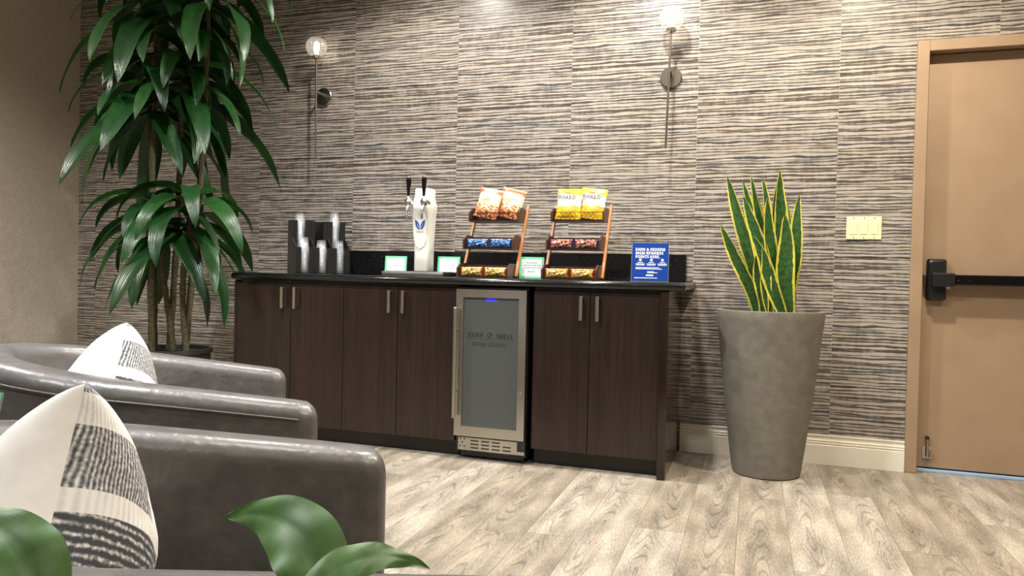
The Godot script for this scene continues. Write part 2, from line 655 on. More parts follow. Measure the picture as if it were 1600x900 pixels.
func make_lights() -> void:
	var warm := Color(1.0, 0.955, 0.88)
	var cool := Color(1.0, 0.975, 0.94)
	var day := Color(0.97, 0.985, 1.0)
	downlight(-1.78, 3.25, 5.5, cool, "recessed downlight above the drink tap by the striped wall")
	downlight(-0.58, 3.30, 6.8, cool, "recessed downlight above the blue counter sign by the striped wall")
	downlight(0.60, 3.05, 8.6, warm, "recessed downlight above the concrete planter")
	downlight(-1.65, 1.62, 10.5, day, "recessed downlight above the far leather chair")
	downlight(-3.55, 1.75, 8.0, cool, "recessed downlight near the plain fabric wall")
	downlight(-0.5, 1.75, 2.6, cool, "recessed downlight above the open floor")
	downlight(1.4, 1.5, 4.6, warm, "recessed downlight in front of the exit door")
	downlight(-2.1, 0.05, 6.0, day, "recessed downlight behind the near leather chair")
	downlight(0.6, -0.6, 2.0, warm, "recessed downlight behind the viewer")

# ------------------------------------------------------------------ room
const SEAM := -2.3831
const STRIP := 0.6914
const DOOR_L := 0.7255       # outer left edge of the door frame
const DOOR_R := 1.795
const HEAD := 2.106

func make_room() -> void:
	var g := MB.new()
	var back := WALL + 0.15
	g.box(at((-4.77 + DOOR_L + 0.02) / 2, CEIL / 2, (WALL + back) / 2), Vector3(DOOR_L + 0.02 + 4.77, CEIL, 0.15))
	g.box(at((DOOR_R - 0.02 + 3.35) / 2, CEIL / 2, (WALL + back) / 2), Vector3(3.35 - DOOR_R + 0.02, CEIL, 0.15))
	g.box(at((DOOR_L + DOOR_R) / 2, (HEAD - 0.02 + CEIL) / 2, (WALL + back) / 2), Vector3(DOOR_R - DOOR_L - 0.04, CEIL - HEAD + 0.02, 0.15))
	var wall := structure("wall_back", g.done(), M.plaster)
	# wallpaper strips, each a sheet of its own with butted seams
	for k in range(-4, 9):
		var x0 := maxf(SEAM + k * STRIP, -4.62)
		var x1 := minf(SEAM + (k + 1) * STRIP, 3.2)
		if x1 - x0 < 0.01:
			continue
		var full := SEAM + k * STRIP
		var shift := rng.randf()
		var rects := []
		if x1 <= DOOR_L or x0 >= DOOR_R:
			rects.append([x0, x1, 0.0])
		else:
			if x0 < DOOR_L:
				rects.append([x0, DOOR_L, 0.0])
			rects.append([maxf(x0, DOOR_L), minf(x1, DOOR_R), HEAD])
			if x1 > DOOR_R:
				rects.append([DOOR_R, x1, 0.0])
		g = MB.new()
		var flip: bool = (k % 2) == 0
		for r in rects:
			var a: float = r[0] + 0.0004
			var b: float = r[1] - 0.0004
			var lo: float = r[2]
			g.box(at((a + b) / 2, (lo + CEIL) / 2, WALL - 0.0006), Vector3(b - a, CEIL - lo, 0.0012))
			var ua := (a - full) / STRIP
			var ub := (b - full) / STRIP
			if flip:
				ua = 1.0 - ua; ub = 1.0 - ub
			var va := shift - lo / 1.3824
			var vb := shift - CEIL / 1.3824
			var w := WALL - 0.0014
			g.quad([at(a, lo, w), at(b, lo, w), at(b, CEIL, w), at(a, CEIL, w)], -1, [Vector2(ua, va), Vector2(ub, va), Vector2(ub, vb), Vector2(ua, vb)])
		part("wallpaper_strip", g.done(), M.paper, wall)
	g = MB.new()
	g.box(at(-4.695, CEIL / 2, 0.3), Vector3(0.15, CEIL, 7.75))
	structure("wall_left", g.done(), M.fabric_wall)
	g = MB.new()
	g.box(at(3.275, CEIL / 2, 0.3), Vector3(0.15, CEIL, 7.75))
	structure("wall_right", g.done(), M.plaster)
	g = MB.new()
	g.box(at(-0.7, CEIL / 2, -3.5), Vector3(8.1, CEIL, 0.15))
	structure("wall_rear", g.done(), M.plaster)
	g = MB.new()
	g.box(at(-0.7, CEIL + 0.06, 0.3), Vector3(8.1, 0.12, 7.75))
	structure("ceiling", g.done(), M.ceiling)
	# baseboards: a tall flat board with a stepped moulded top
	var prof := PackedVector2Array([Vector2(0, 0), Vector2(0.016, 0), Vector2(0.016, 0.098), Vector2(0.0135, 0.101), Vector2(0.0165, 0.106), Vector2(0.0165, 0.111), Vector2(0.0125, 0.114), Vector2(0.0155, 0.119), Vector2(0.0155, 0.1225), Vector2(0.010, 0.126), Vector2(0.0095, 0.137), Vector2(0.013, 0.143), Vector2(0.013, 0.149), Vector2(0.0, 0.150)])
	var bb := Node3D.new()
	bb.name = "baseboard_back"
	bb.set_meta("kind", "structure")
	add_child(bb)
	for s in [[-4.62, -2.79], [-0.356, -0.163], [-0.162, DOOR_L - 0.001]]:
		g = MB.new()
		# profile lies in (distance from wall, height); run along x
		var basis := Basis(Vector3(0, 0, 1), Vector3(0, 1, 0), Vector3(-1, 0, 0))
		g.prism(prof, s[1] - s[0], Transform3D(basis, at(s[0], 0, WALL - 0.0015)))
		part("baseboard_length", g.done(), M.base_paint, bb)
	g = MB.new()
	g.prism(prof, 7.4, Transform3D(Basis(Vector3(1, 0, 0), Vector3(0, 1, 0), Vector3(0, 0, 1)), at(-4.62, 0, -3.38)).translated_local(Vector3.ZERO))
	var bl := structure("baseboard_left", g.done(), M.base_paint)
	bl.name = "baseboard_left"
	make_floor()
	make_door()

func plank_mesh(length: float, v0: float, flip: bool) -> ArrayMesh:
	var g := MB.new()
	var w := 0.1799
	g.box(Vector3(w / 2, -0.0028, -length / 2), Vector3(w, 0.005, length - 0.0006), 0.0007)
	var u0 := 0.0 if not flip else 1.0
	var e := 0.0007
	var len_v := length / 1.22
	var vv := [v0, v0 + len_v]
	if flip:
		vv = [1.0 - v0, 1.0 - v0 - len_v]
	g.quad([Vector3(e, -0.0002, -e), Vector3(w - e, -0.0002, -e), Vector3(w - e, -0.0002, -length + e), Vector3(e, -0.0002, -length + e)], -1, [Vector2(u0, vv[0]), Vector2(1.0 - u0, vv[0]), Vector2(1.0 - u0, vv[1]), Vector2(u0, vv[1])])
	return g.done()

func make_floor() -> void:
	var g := MB.new()
	g.box(at(-0.7, -0.066, 0.3), Vector3(8.1, 0.12, 7.75))
	var floor_node := structure("floor", g.done(), M.subfloor)
	var q := -0.0341
	var pw := 0.1805
	var whole := [plank_mesh(1.22, 0.0, false), plank_mesh(1.22, 0.0, true)]
	# end joints seen in the picture: column -> distance from the viewer
	var joints := {-5: 2.48, -4: 2.52, -3: 3.13, 3: 2.83, 2: 3.47, 1: 3.72, 5: 3.26, -9: 3.02, -8: 3.18, 0: 3.28, 4: 3.85, -1: 3.62, -6: 3.30, -2: 2.72}
	for k in range(-26, 18):
		var x := q + k * pw
		if x < -4.62 - 0.17 or x > 3.2:
			continue
		var first: float = joints.get(k, 2.85 + fposmod(k * 0.4367, 1.15))
		while first < WALL + 0.06 - 1.22:
			first += 1.22
		# the piece cut against the wall
		var edge := WALL + (0.10 if x + pw > DOOR_L + 0.02 and x < DOOR_R else 0.0)
		var row := absi(k * 7 + 3)
		if edge - first > 0.02:
			part("plank", plank_mesh(edge - first, 0.0, row % 2 == 0), M.planks[row % 6], floor_node, at(x, 0, first))
		var w := first - 1.22
		var n := 0
		while w > -2.4:
			n += 1
			var pick := row + n * 5
			part("plank", whole[pick % 2], M.planks[(pick / 2 + n) % 6], floor_node, at(x, 0, w))
			w -= 1.22

func make_door() -> void:
	# frame: face flange, jamb return and stop
	var fw := 0.054
	var g := MB.new()
	var face := WALL - 0.018
	for s in [0, 1]:
		var xo := DOOR_L if s == 0 else DOOR_R
		var sg := 1.0 if s == 0 else -1.0
		g.box(at(xo + sg * fw / 2, HEAD / 2, face + 0.075), Vector3(fw, HEAD, 0.15), 0.003)
		g.box(at(xo + sg * (fw + 0.006), (HEAD - fw) / 2, face + 0.115), Vector3(0.014, HEAD - fw, 0.06), 0.002)
	g.box(at((DOOR_L + DOOR_R) / 2, HEAD - fw / 2, face + 0.075), Vector3(DOOR_R - DOOR_L - 2 * fw, fw, 0.15), 0.003)
	g.box(at((DOOR_L + DOOR_R) / 2, HEAD - fw - 0.006, face + 0.115), Vector3(DOOR_R - DOOR_L - 2 * fw, 0.014, 0.06), 0.002)
	var frame := structure("trim_1", g.done(), M.door_paint)
	frame.set_meta("label", "tan painted steel frame around the exit door")
	# door leaf set back in the frame
	var x0 := DOOR_L + fw + 0.004
	var x1 := DOOR_R - fw - 0.004
	var front := WALL + 0.040
	var d := Node3D.new()
	d.name = "door_1"
	d.set_meta("kind", "structure")
	d.set_meta("label", "tan painted exit door with a black push bar")
	add_child(d)
	part("door_leaf", boxmesh(at((x0 + x1) / 2, (0.022 + HEAD - fw - 0.004) / 2, front + 0.0225), Vector3(x1 - x0, HEAD - fw - 0.004 - 0.022, 0.045), 0.002), M.door_paint, d)
	var dev := Node3D.new()
	dev.name = "exit_device"
	d.add_child(dev)
	g = MB.new()
	var cx := 0.845
	g.loft([_rr(cx, 0.948, front - 0.001, 0.082, 0.205, 0.012), _rr(cx, 0.948, front - 0.036, 0.080, 0.200, 0.012), _rr(cx, 0.948, front - 0.044, 0.066, 0.176, 0.010)])
	part("latch_case", g.done(), M.black_metal, dev)
	g = MB.new()
	g.box(at(0.862, 0.948, front - 0.062), Vector3(0.088, 0.066, 0.052), 0.006)
	g.box(at(0.906, 0.948, front - 0.058), Vector3(0.012, 0.062, 0.062), 0.003)
	part("bar_bracket", g.done(), M.black_metal, dev)
	g = MB.new()
	g.box(at((0.91 + 1.64) / 2, 0.948, front - 0.058), Vector3(0.73, 0.050, 0.038), 0.006)
	part("push_bar", g.done(), M.black_gloss, dev)
	g = MB.new()
	g.box(at((0.91 + 1.64) / 2, 0.948, front - 0.0195), Vector3(0.73, 0.034, 0.037), 0.003)
	part("bar_rail", g.done(), M.black_metal, dev)
	for x in [0.925, 0.931, 0.968, 0.980]:
		g = MB.new()
		g.lathe([Vector2(0.0022, 0.0), Vector2(0.0018, 0.0012), Vector2(0.0, 0.0015)], 10, Transform3D(Basis(Vector3.RIGHT, PI / 2), at(x, 0.945, front - 0.077)))
		part("screw", g.done(), M.nickel, dev)
	g = MB.new()
	g.box(at(0.793, 0.948, front - 0.018), Vector3(0.014, 0.05, 0.03), 0.003)
	part("latch_bolt", g.done(), M.dark_steel, dev)
	# kick-down holder low on the door
	var hold := Node3D.new()
	hold.name = "door_holder"
	d.add_child(hold)
	part("mounting_plate", boxmesh(at(0.832, 0.095, front - 0.0022), Vector3(0.040, 0.056, 0.004), 0.001), M.chrome, hold)
	g = MB.new()
	g.box(at(0.819, 0.092, front - 0.014), Vector3(0.004, 0.044, 0.022), 0.001)
	g.box(at(0.845, 0.092, front - 0.014), Vector3(0.004, 0.044, 0.022), 0.001)
	part("hinge_ear", g.done(), M.chrome, hold)
	g = MB.new()
	g.tube([at(0.832, 0.075, front - 0.016), at(0.832, 0.12, front - 0.016), at(0.830, 0.166, front - 0.012)], [0.008, 0.0055, 0.0065], 10)
	part("swing_arm", g.done(), M.nickel, hold)
	g = MB.new()
	g.lathe([Vector2(0.0, 0.0), Vector2(0.0095, 0.0), Vector2(0.0095, 0.012), Vector2(0.006, 0.016), Vector2(0.0, 0.016)], 14, Transform3D(Basis(), at(0.830, 0.163, front - 0.013)))
	part("rubber_tip", g.done(), M.rubber, hold)
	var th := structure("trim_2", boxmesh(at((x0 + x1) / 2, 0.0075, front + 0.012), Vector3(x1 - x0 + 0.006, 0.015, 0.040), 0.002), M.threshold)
	th.set_meta("label", "threshold strip under the exit door, painted pale blue for the daylight in the gap")

# a rounded rectangle loop in the plane of the wall, counter-clockwise seen from the room
func _rr(x: float, y: float, w: float, sx: float, sy: float, r: float) -> Array:
	var out := []
	for c in 4:
		var cx := (sx / 2 - r) * (1.0 if c == 0 or c == 3 else -1.0)
		var cy := (sy / 2 - r) * (1.0 if c < 2 else -1.0)
		for k in 4:
			var a := PI / 2 * c + PI / 2 * k / 3.0
			out.append(at(x + cx + cos(a) * r, y + cy + sin(a) * r, w))
	return out

# a rounded rectangle loop lying flat, counter-clockwise seen from above
func _flat(c: Vector3, sx: float, sz: float, r: float, steps := 4) -> Array:
	var out := []
	for q in 4:
		var cx := (sx / 2 - r) * (1.0 if q == 0 or q == 3 else -1.0)
		var cz := (sz / 2 - r) * (1.0 if q < 2 else -1.0)
		for k in steps:
			var a := PI / 2 * q + PI / 2 * k / (steps - 1)
			out.append(c + Vector3(cx + cos(a) * r, 0, -(cz + sin(a) * r)))
	return out

# ------------------------------------------------------------------ counter
const FRONT := 3.405

func cabinet(x0: float, xm: float, x1: float, label: String, right_panel: bool, left_panel: bool) -> void:
	var t := thing("base_cabinet", label, "cabinet", at((x0 + x1) / 2, 0, FRONT), 0.0, "dark base cabinets under the countertop")
	var o := Vector3((x0 + x1) / 2, 0, -FRONT)
	var g := MB.new()
	g.box(at((x0 + x1) / 2, (0.082 + 0.866) / 2, FRONT + 0.02 + 0.28) - o, Vector3(x1 - x0 - 0.001, 0.866 - 0.082, 0.556))
	part("carcass", g.done(), M.espresso, t)
	part("toe_kick", boxmesh(at((x0 + x1) / 2, 0.0415, FRONT + 0.30) - o, Vector3(x1 - x0 - 0.001, 0.081, 0.48)), M.kick, t)
	for s in [[x0, xm, 1], [xm, x1, 0]]:
		var a: float = s[0] + 0.0015
		var b: float = s[1] - 0.0015
		var dr := part("door", boxmesh(at((a + b) / 2, (0.083 + 0.853) / 2, FRONT + 0.0095) - o, Vector3(b - a, 0.770, 0.019), 0.0012), M.espresso, t)
		var hx: float = b - 0.038 if s[2] == 1 else a + 0.038
		g = MB.new()
		g.box(at(hx, 0.776, FRONT - 0.029) - o, Vector3(0.0155, 0.116, 0.006), 0.0015)
		for y in [0.728, 0.824]:
			g.box(at(hx, y, FRONT - 0.013) - o, Vector3(0.010, 0.010, 0.028), 0.001)
		part("handle", g.done(), M.steel, dr)
	if right_panel:
		part("end_panel", boxmesh(at(x1 + 0.0195, 0.434, FRONT + 0.286) - o, Vector3(0.038, 0.864, 0.610), 0.0015), M.end_panel, t)
		g = MB.new()
		g.lathe([Vector2(0.0, 0.0), Vector2(0.008, 0.0), Vector2(0.008, 0.003), Vector2(0.0, 0.003)], 12, Transform3D(Basis(), at(x1 + 0.0195, 0, FRONT - 0.005) - o))
		part("glide", g.done(), M.rubber, t)
	if left_panel:
		part("end_panel", boxmesh(at(x0 - 0.0095, 0.434, FRONT + 0.296) - o, Vector3(0.018, 0.864, 0.590), 0.0015), M.espresso, t)

func make_counter() -> void:
	cabinet(-2.745, -2.392, -2.064, "dark wood two-door base cabinet at the end beside the tall leafy plant", false, true)
	cabinet(-2.064, -1.744, -1.411, "dark wood two-door base cabinet left of the glass fridge", false, false)
	cabinet(-1.012, -0.733, -0.402, "dark wood two-door base cabinet with glossy end panel beside the concrete planter", true, false)
	var t := thing("countertop", "black speckled granite countertop with rounded front edge and low backsplash", "countertop", at(-1.53, 0.868, 3.69))
	var o := t.position
	var g := MB.new()
	# bullnose slab: profile (depth from the wall, height), run along x, its ends rounded off
	var prof := []
	var r := 0.020
	for k in 9:
		var a := -PI / 2 + PI * k / 8.0
		prof.append(Vector2(0.630 + cos(a) * r, 0.020 + sin(a) * r))
	prof.append(Vector2(0.0, 0.040))
	prof.append(Vector2(0.0, 0.0))
	var rings := []
	for e in [[-2.766, 0.012], [-2.760, 0.004], [-2.752, 0.0], [-0.306, 0.0], [-0.298, 0.004], [-0.292, 0.012]]:
		var ring := []
		for p in prof:
			var y: float = 0.02 + (p.y - 0.02) * (1.0 - e[1] / 0.02)
			ring.append(at(e[0], 0.868 + y, 4.018 - maxf(p.x - e[1], 0.0)) - o)
		ring.reverse()
		rings.append(ring)
	g.loft(rings)
	part("slab", g.done(), M.granite, t)
	part("backsplash", boxmesh(at((-2.39 - 0.345) / 2, (TOP + 1.055) / 2, 4.008) - o, Vector3(2.045, 1.055 - TOP - 0.001, 0.020), 0.002), M.granite, t)

func make_fridge() -> void:
	var t := thing("beverage_fridge", "narrow stainless framed beverage fridge with grey glass door under the counter", "fridge", at(-1.221, 0, 3.40))
	var o := t.position
	var zf := 3.372
	var g := MB.new()
	# open-fronted shell so that the inside is real
	g.box(at(-1.397, 0.446, 3.69) - o, Vector3(0.016, 0.828, 0.56))
	g.box(at(-1.045, 0.446, 3.69) - o, Vector3(0.016, 0.828, 0.56))
	g.box(at(-1.221, 0.852, 3.69) - o, Vector3(0.336, 0.016, 0.56))
	g.box(at(-1.221, 0.070, 3.70) - o, Vector3(0.336, 0.120, 0.54))
	g.box(at(-1.221, 0.46, 3.965) - o, Vector3(0.336, 0.80, 0.012))
	part("housing", g.done(), M.black_metal, t)
	g = MB.new()
	for y in [0.34, 0.52, 0.69]:
		g.box(at(-1.221, y, 3.68) - o, Vector3(0.330, 0.006, 0.46))
	part("shelf", g.done(), M.dark_steel, t)
	var dr := Node3D.new()
	dr.name = "door"
	t.add_child(dr)
	var xl := -1.404
	var xr := -1.038
	var yb := 0.120
	var yt := 0.851
	var bl := 0.038
	var bt := 0.040
	var bb := 0.050
	# mitred frame bars
	var front := Transform3D(Basis(), Vector3(0, 0, -zf) - o)
	for poly in [
		PackedVector2Array([Vector2(xl, yb), Vector2(xl + bl, yb + bb), Vector2(xl + bl, yt - bt), Vector2(xl, yt)]),
		PackedVector2Array([Vector2(xr, yb), Vector2(xr, yt), Vector2(xr - bl, yt - bt), Vector2(xr - bl, yb + bb)]),
		PackedVector2Array([Vector2(xl, yt), Vector2(xl + bl, yt - bt), Vector2(xr - bl, yt - bt), Vector2(xr, yt)]),
		PackedVector2Array([Vector2(xl, yb), Vector2(xr, yb), Vector2(xr - bl, yb + bb), Vector2(xl + bl, yb + bb)])]:
		g = MB.new()
		g.prism(poly, 0.036, front)
		part("frame_bar", g.done(), M.steel, dr)
	part("glass_pane", boxmesh(at((xl + xr) / 2, (yb + bb + yt - bt) / 2, zf + 0.012) - o, Vector3(xr - xl - 2 * bl, yt - yb - bt - bb, 0.006)), M.fridge_glass, dr)
	g = MB.new()
	g.box(at(-1.394, 0.487, zf - 0.034) - o, Vector3(0.016, 0.548, 0.016), 0.003)
	for y in [0.345, 0.645]:
		g.box(at(-1.392, y, zf - 0.014) - o, Vector3(0.010, 0.010, 0.030), 0.001)
	part("handle", g.done(), M.steel, dr)
	for y in [0.355, 0.665]:
		g = MB.new()
		g.lathe([Vector2(0.0055, 0.0), Vector2(0.0048, 0.003), Vector2(0.0, 0.004)], 14, Transform3D(Basis(Vector3.RIGHT, PI / 2), at(-1.056, y, zf) - o))
		part("bolt", g.done(), M.chrome, dr)
	var cx := (xl + xr) / 2
	words("STAY", 0.0225, M.fridge_ink, dr, at(cx - 0.080, 0.6245, zf + 0.0088) - o, true, false, 0.082)
	words("WELL", 0.0225, M.fridge_ink, dr, at(cx + 0.076, 0.6225, zf + 0.0088) - o, true, false, 0.088)
	words("MGM GRAND", 0.019, M.fridge_ink, dr, at(cx - 0.006, 0.580, zf + 0.0088) - o, false, true, 0.178)
	g = MB.new()
	# two swirling leaves between the words
	for s in [-1.0, 1.0]:
		var pl := PackedVector2Array()
		for k in 9:
			var a := PI * k / 8.0
			pl.append(Vector2(cx - 0.006 + s * (-0.017 + 0.034 * k / 8.0), 0.6255 + s * (0.0015 + 0.013 * sin(a))))
		for k in range(7, 0, -1):
			var a := PI * k / 8.0
			pl.append(Vector2(cx - 0.006 + s * (-0.017 + 0.034 * k / 8.0), 0.6255 + s * (0.0015 + 0.003 * sin(a))))
		var mid := Vector2(cx - 0.006, 0.6255)
		for k in pl.size():
			pl[k] = mid + (pl[k] - mid).rotated(-0.7)
		g.prism(pl, 0.0005, Transform3D(Basis(), Vector3(0, 0, -(zf + 0.0084)) - o))
	part("emblem", g.done(), M.fridge_ink_teal, dr)
	part("rule", boxmesh(at(cx - 0.004, 0.606, zf + 0.0087) - o, Vector3(0.23, 0.0012, 0.0005)), M.fridge_ink, dr)
	# blue lamp strip at the top, inside the glass
	part("blue_lamp", boxmesh(at(cx - 0.008, 0.800, zf + 0.022) - o, Vector3(0.056, 0.018, 0.008), 0.003), glow(Color(0.02, 0.05, 1.0), 60.0), t)
	var l := OmniLight3D.new()
	l.name = "blue_lamp_light"
	l.light_color = Color(0.10, 0.16, 1.0)
	l.light_energy = 0.05
	l.light_size = 0.02
	l.omni_range = 6.0
	l.omni_attenuation = 2.0
	l.shadow_enabled = true
	t.add_child(l)
	l.position = at(cx - 0.008, 0.798, zf + 0.034) - o
	# toe grille with slots, fixing holes and hinge plate
	var gr := part("grille", boxmesh(at(-1.211, 0.080, zf + 0.016) - o, Vector3(0.348, 0.064, 0.008), 0.001), M.steel, t)
	for row in 3:
		for col in 4:
			if row == 0 and col == 3:
				continue
			part("slot", boxmesh(at(-1.296 + col * 0.0565, 0.098 - row * 0.0175, zf + 0.0118) - o, Vector3(0.042, 0.0062, 0.0014), 0.0005), M.rubber, gr)
	for p in [[-1.372, 0.104], [-1.350, 0.104], [-1.361, 0.087], [-1.372, 0.068], [-1.350, 0.068]]:
		g = MB.new()
		g.lathe([Vector2(0.0042, 0.0), Vector2(0.0042, 0.0007), Vector2(0.0, 0.0007)], 12, Transform3D(Basis(Vector3.RIGHT, PI / 2), at(p[0], p[1], zf + 0.0118) - o))
		part("hole", g.done(), M.rubber, gr)
	part("hinge_plate", boxmesh(at(-1.055, 0.088, zf + 0.009) - o, Vector3(0.036, 0.044, 0.006), 0.001), M.black_metal, t)

func cup_mesh() -> ArrayMesh:
	var g := MB.new()
	# upside down: rim at the bottom, closed end on top
	g.lathe([Vector2(0.0345, 0.0), Vector2(0.0372, 0.0006), Vector2(0.0372, 0.003), Vector2(0.0350, 0.0042), Vector2(0.0340, 0.008), Vector2(0.0246, 0.076), Vector2(0.0232, 0.078), Vector2(0.0, 0.0765)], 28)
	return g.done()

func make_organizer() -> void:
	var turn := deg_to_rad(47.0)
	var p0 := at(-2.4635, TOP, 3.55)   # front left corner
	var t := thing("cup_organizer", "black two-tier acrylic cup organizer holding stacks of clear cups", "organizer", p0, turn)
	# local axes: x along the front, y up, z out of the front
	var wd := 0.310
	var g := MB.new()
	var side := PackedVector2Array([Vector2(0.0, 0.0), Vector2(0.0, 0.150), Vector2(-0.105, 0.205), Vector2(-0.105, 0.310), Vector2(-0.225, 0.310), Vector2(-0.225, 0.0)])
	# side walls and dividers, their profile in (z, y)
	for i in 4:
		g = MB.new()
		var x := i * (wd - 0.004) / 3.0
		g.prism(side, 0.004, Transform3D(Basis(Vector3(0, 0, 1), Vector3(0, 1, 0), Vector3(-1, 0, 0)), Vector3(x, 0, 0)))
		part("side_wall" if i == 0 or i == 3 else "divider", g.done(), M.organizer, t)
	part("back_wall", boxmesh(Vector3(wd / 2, 0.155, -0.223), Vector3(wd, 0.310, 0.004), 0.0006), M.organizer, t)
	part("base", boxmesh(Vector3(wd / 2, 0.003, -0.1125), Vector3(wd - 0.009, 0.005, 0.216), 0.0006), M.organizer, t)
	part("upper_shelf", boxmesh(Vector3(wd / 2, 0.148, -0.165), Vector3(wd - 0.009, 0.004, 0.110), 0.0006), M.organizer, t)
	# fronts: cheeks left and right of each slot
	var bay := (wd - 0.004) / 3.0
	for tier in 2:
		for i in 3:
			var xa := 0.004 + i * bay
			var y0 := 0.006 if tier == 0 else 0.170
			var y1 := 0.150 if tier == 0 else 0.308
			var z := -0.003 if tier == 0 else -0.108
			var slot := 0.046
			var inner := bay - 0.004
			g = MB.new()
			var cheek := (inner - slot) / 2
			g.box(Vector3(xa + cheek / 2, (y0 + y1) / 2, z), Vector3(cheek, y1 - y0, 0.004), 0.0006)
			g.box(Vector3(xa + inner - cheek / 2, (y0 + y1) / 2, z), Vector3(cheek, y1 - y0, 0.004), 0.0006)
			part("front_panel", g.done(), M.organizer, t)
	# stacks of cups, every cup a thing
	var mesh := cup_mesh()
	var names := ["left", "middle", "right"]
	for tier in 2:
		for i in 3:
			if tier == 1 and i == 1:
				continue
			var n: int = [[10, 9, 9], [10, 0, 11]][tier][i]
			var local := Vector3(0.004 + bay * (i + 0.5) - 0.002, 0.0057 if tier == 0 else 0.1502, -0.052 if tier == 0 else -0.160)
			for k in n:
				var where := "%s tier, %s stack of the black organizer" % ["lower" if tier == 0 else "upper", names[i]]
				var o := part(numbered("plastic_cup"), mesh, M.cup, self)
				tag(o, ("topmost clear plastic cup, " if k == n - 1 else "clear plastic cup nested inside the ") + where, "cup", "clear cups, " + where)
				o.transform = Transform3D(Basis(Vector3.UP, turn + k * 0.7), t.transform * (local + Vector3(0, k * 0.0138, 0)))

func make_tap() -> void:
	var t := thing("water_tap_tower", "white two-handle water tap tower with blue leaf emblem on the counter", "water tap", at(-1.757, TOP, 3.745))
	var g := MB.new()
	# body lofted upward: height, width, front depth, back depth, centre shift
	var rings := []
	for s in [[0.028, 0.080, 0.050], [0.030, 0.086, 0.054], [0.12, 0.086, 0.054], [0.20, 0.090, 0.056], [0.29, 0.100, 0.062], [0.345, 0.110, 0.080], [0.372, 0.118, 0.092], [0.395, 0.116, 0.090], [0.418, 0.100, 0.064], [0.440, 0.094, 0.056], [0.482, 0.092, 0.050], [0.486, 0.088, 0.046]]:
		var depth: float = s[2] + 0.042
		rings.append(_flat(Vector3(0, s[0], (s[2] - 0.042) / 2), s[1], depth, 0.016))
	g.loft(rings)
	part("body", g.done(), M.white_tower, t)
	# raised shield on the front below the taps
	g = MB.new()
	var sh := PackedVector2Array([Vector2(-0.043, 0.31), Vector2(-0.041, 0.24), Vector2(-0.036, 0.195), Vector2(-0.022, 0.165), Vector2(0.0, 0.150), Vector2(0.022, 0.165), Vector2(0.036, 0.195), Vector2(0.041, 0.24), Vector2(0.043, 0.31)])
	g.prism(sh, 0.006, Transform3D(Basis(Vector3.RIGHT, 0.06), Vector3(0, 0.0, 0.051)))
	part("front_shield", g.done(), M.white_tower, t)
	for x in [-0.012, 0.0, 0.012]:
		g = MB.new()
		g.box(Vector3(x, 0.195, 0.0625), Vector3(0.0022, 0.05, 0.002), 0.0008, Transform3D(Basis(Vector3.RIGHT, 0.0), Vector3(0, 0, 0)))
		part("rib", g.done(), M.white_tower, t)
	var lg := Node3D.new()
	lg.name = "emblem"
	t.add_child(lg)
	for s in [-1.0, 1.0]:
		g = MB.new()
		var leaf := PackedVector2Array([Vector2(s * 0.0025, 0.0000), Vector2(s * 0.0150, 0.0048), Vector2(s * 0.0263, 0.0216), Vector2(s * 0.0312, 0.0552), Vector2(s * 0.0150, 0.0432), Vector2(s * 0.0050, 0.0264)])
		g.prism(leaf, 0.001, Transform3D(Basis(Vector3.RIGHT, 0.06), Vector3(0.002, 0.258, 0.0705)))
		part("leaf_mark", g.done(), M.logo_blue, lg)
		g = MB.new()
		g.prism(PackedVector2Array([Vector2(s * 0.006, 0.007), Vector2(s * 0.0074, 0.007), Vector2(s * 0.0175, 0.032), Vector2(s * 0.0165, 0.032)]), 0.001, Transform3D(Basis(Vector3.RIGHT, 0.06), Vector3(0.002, 0.258, 0.0709)))
		part("leaf_vein", g.done(), M.white_tower, lg)
	var wd := words("vero", 0.013, M.logo_grey, lg, Vector3(0.002, 0.246, 0.0704), false, false, 0.046)
	wd.rotation.x = 0.06
	# two taps
	for s in [-1.0, 1.0]:
		var tap := Node3D.new()
		tap.name = "tap"
		t.add_child(tap, true)
		var x: float = s * 0.046
		g = MB.new()
		g.lathe([Vector2(0.0, 0.0), Vector2(0.017, 0.0), Vector2(0.017, 0.006), Vector2(0.011, 0.008), Vector2(0.011, 0.040), Vector2(0.0, 0.040)], 20, Transform3D(Basis(Vector3.RIGHT, PI / 2), Vector3(x, 0.402, 0.072)))
		part("shank", g.done(), M.chrome, tap)
		g = MB.new()
		g.lathe([Vector2(0.0, -0.022), Vector2(0.012, -0.018), Vector2(0.019, -0.009), Vector2(0.0205, 0.0), Vector2(0.018, 0.011), Vector2(0.012, 0.018), Vector2(0.008, 0.024), Vector2(0.006, 0.036), Vector2(0.0, 0.036)], 24, Transform3D(Basis(), Vector3(x, 0.402, 0.122)))
		part("tap_body", g.done(), M.chrome, tap)
		g = MB.new()
		g.tube([Vector3(x, 0.388, 0.126), Vector3(x, 0.352, 0.140), Vector3(x, 0.310, 0.146)], [0.0085, 0.0075, 0.0070], 14)
		part("spout", g.done(), M.chrome, tap)
		g = MB.new()
		g.lathe([Vector2(0.0, 0.430), Vector2(0.0075, 0.430), Vector2(0.0085, 0.450), Vector2(0.0135, 0.500), Vector2(0.0150, 0.520), Vector2(0.0130, 0.530), Vector2(0.0, 0.531)], 20, Transform3D(Basis(), Vector3(x, 0.004, 0.122)))
		part("handle", g.done(), M.black_gloss, tap)
		g = MB.new()
		g.lathe([Vector2(0.0115, 0.5335), Vector2(0.0105, 0.539), Vector2(0.0, 0.541)], 18, Transform3D(Basis(), Vector3(x, 0.003, 0.122)))
		part("handle_cap", g.done(), M.chrome, tap)
	# drip tray under it
	var d := thing("drip_tray", "low brushed steel drip tray under the water taps", "drip tray", at(-1.762, TOP, 3.70))
	g = MB.new()
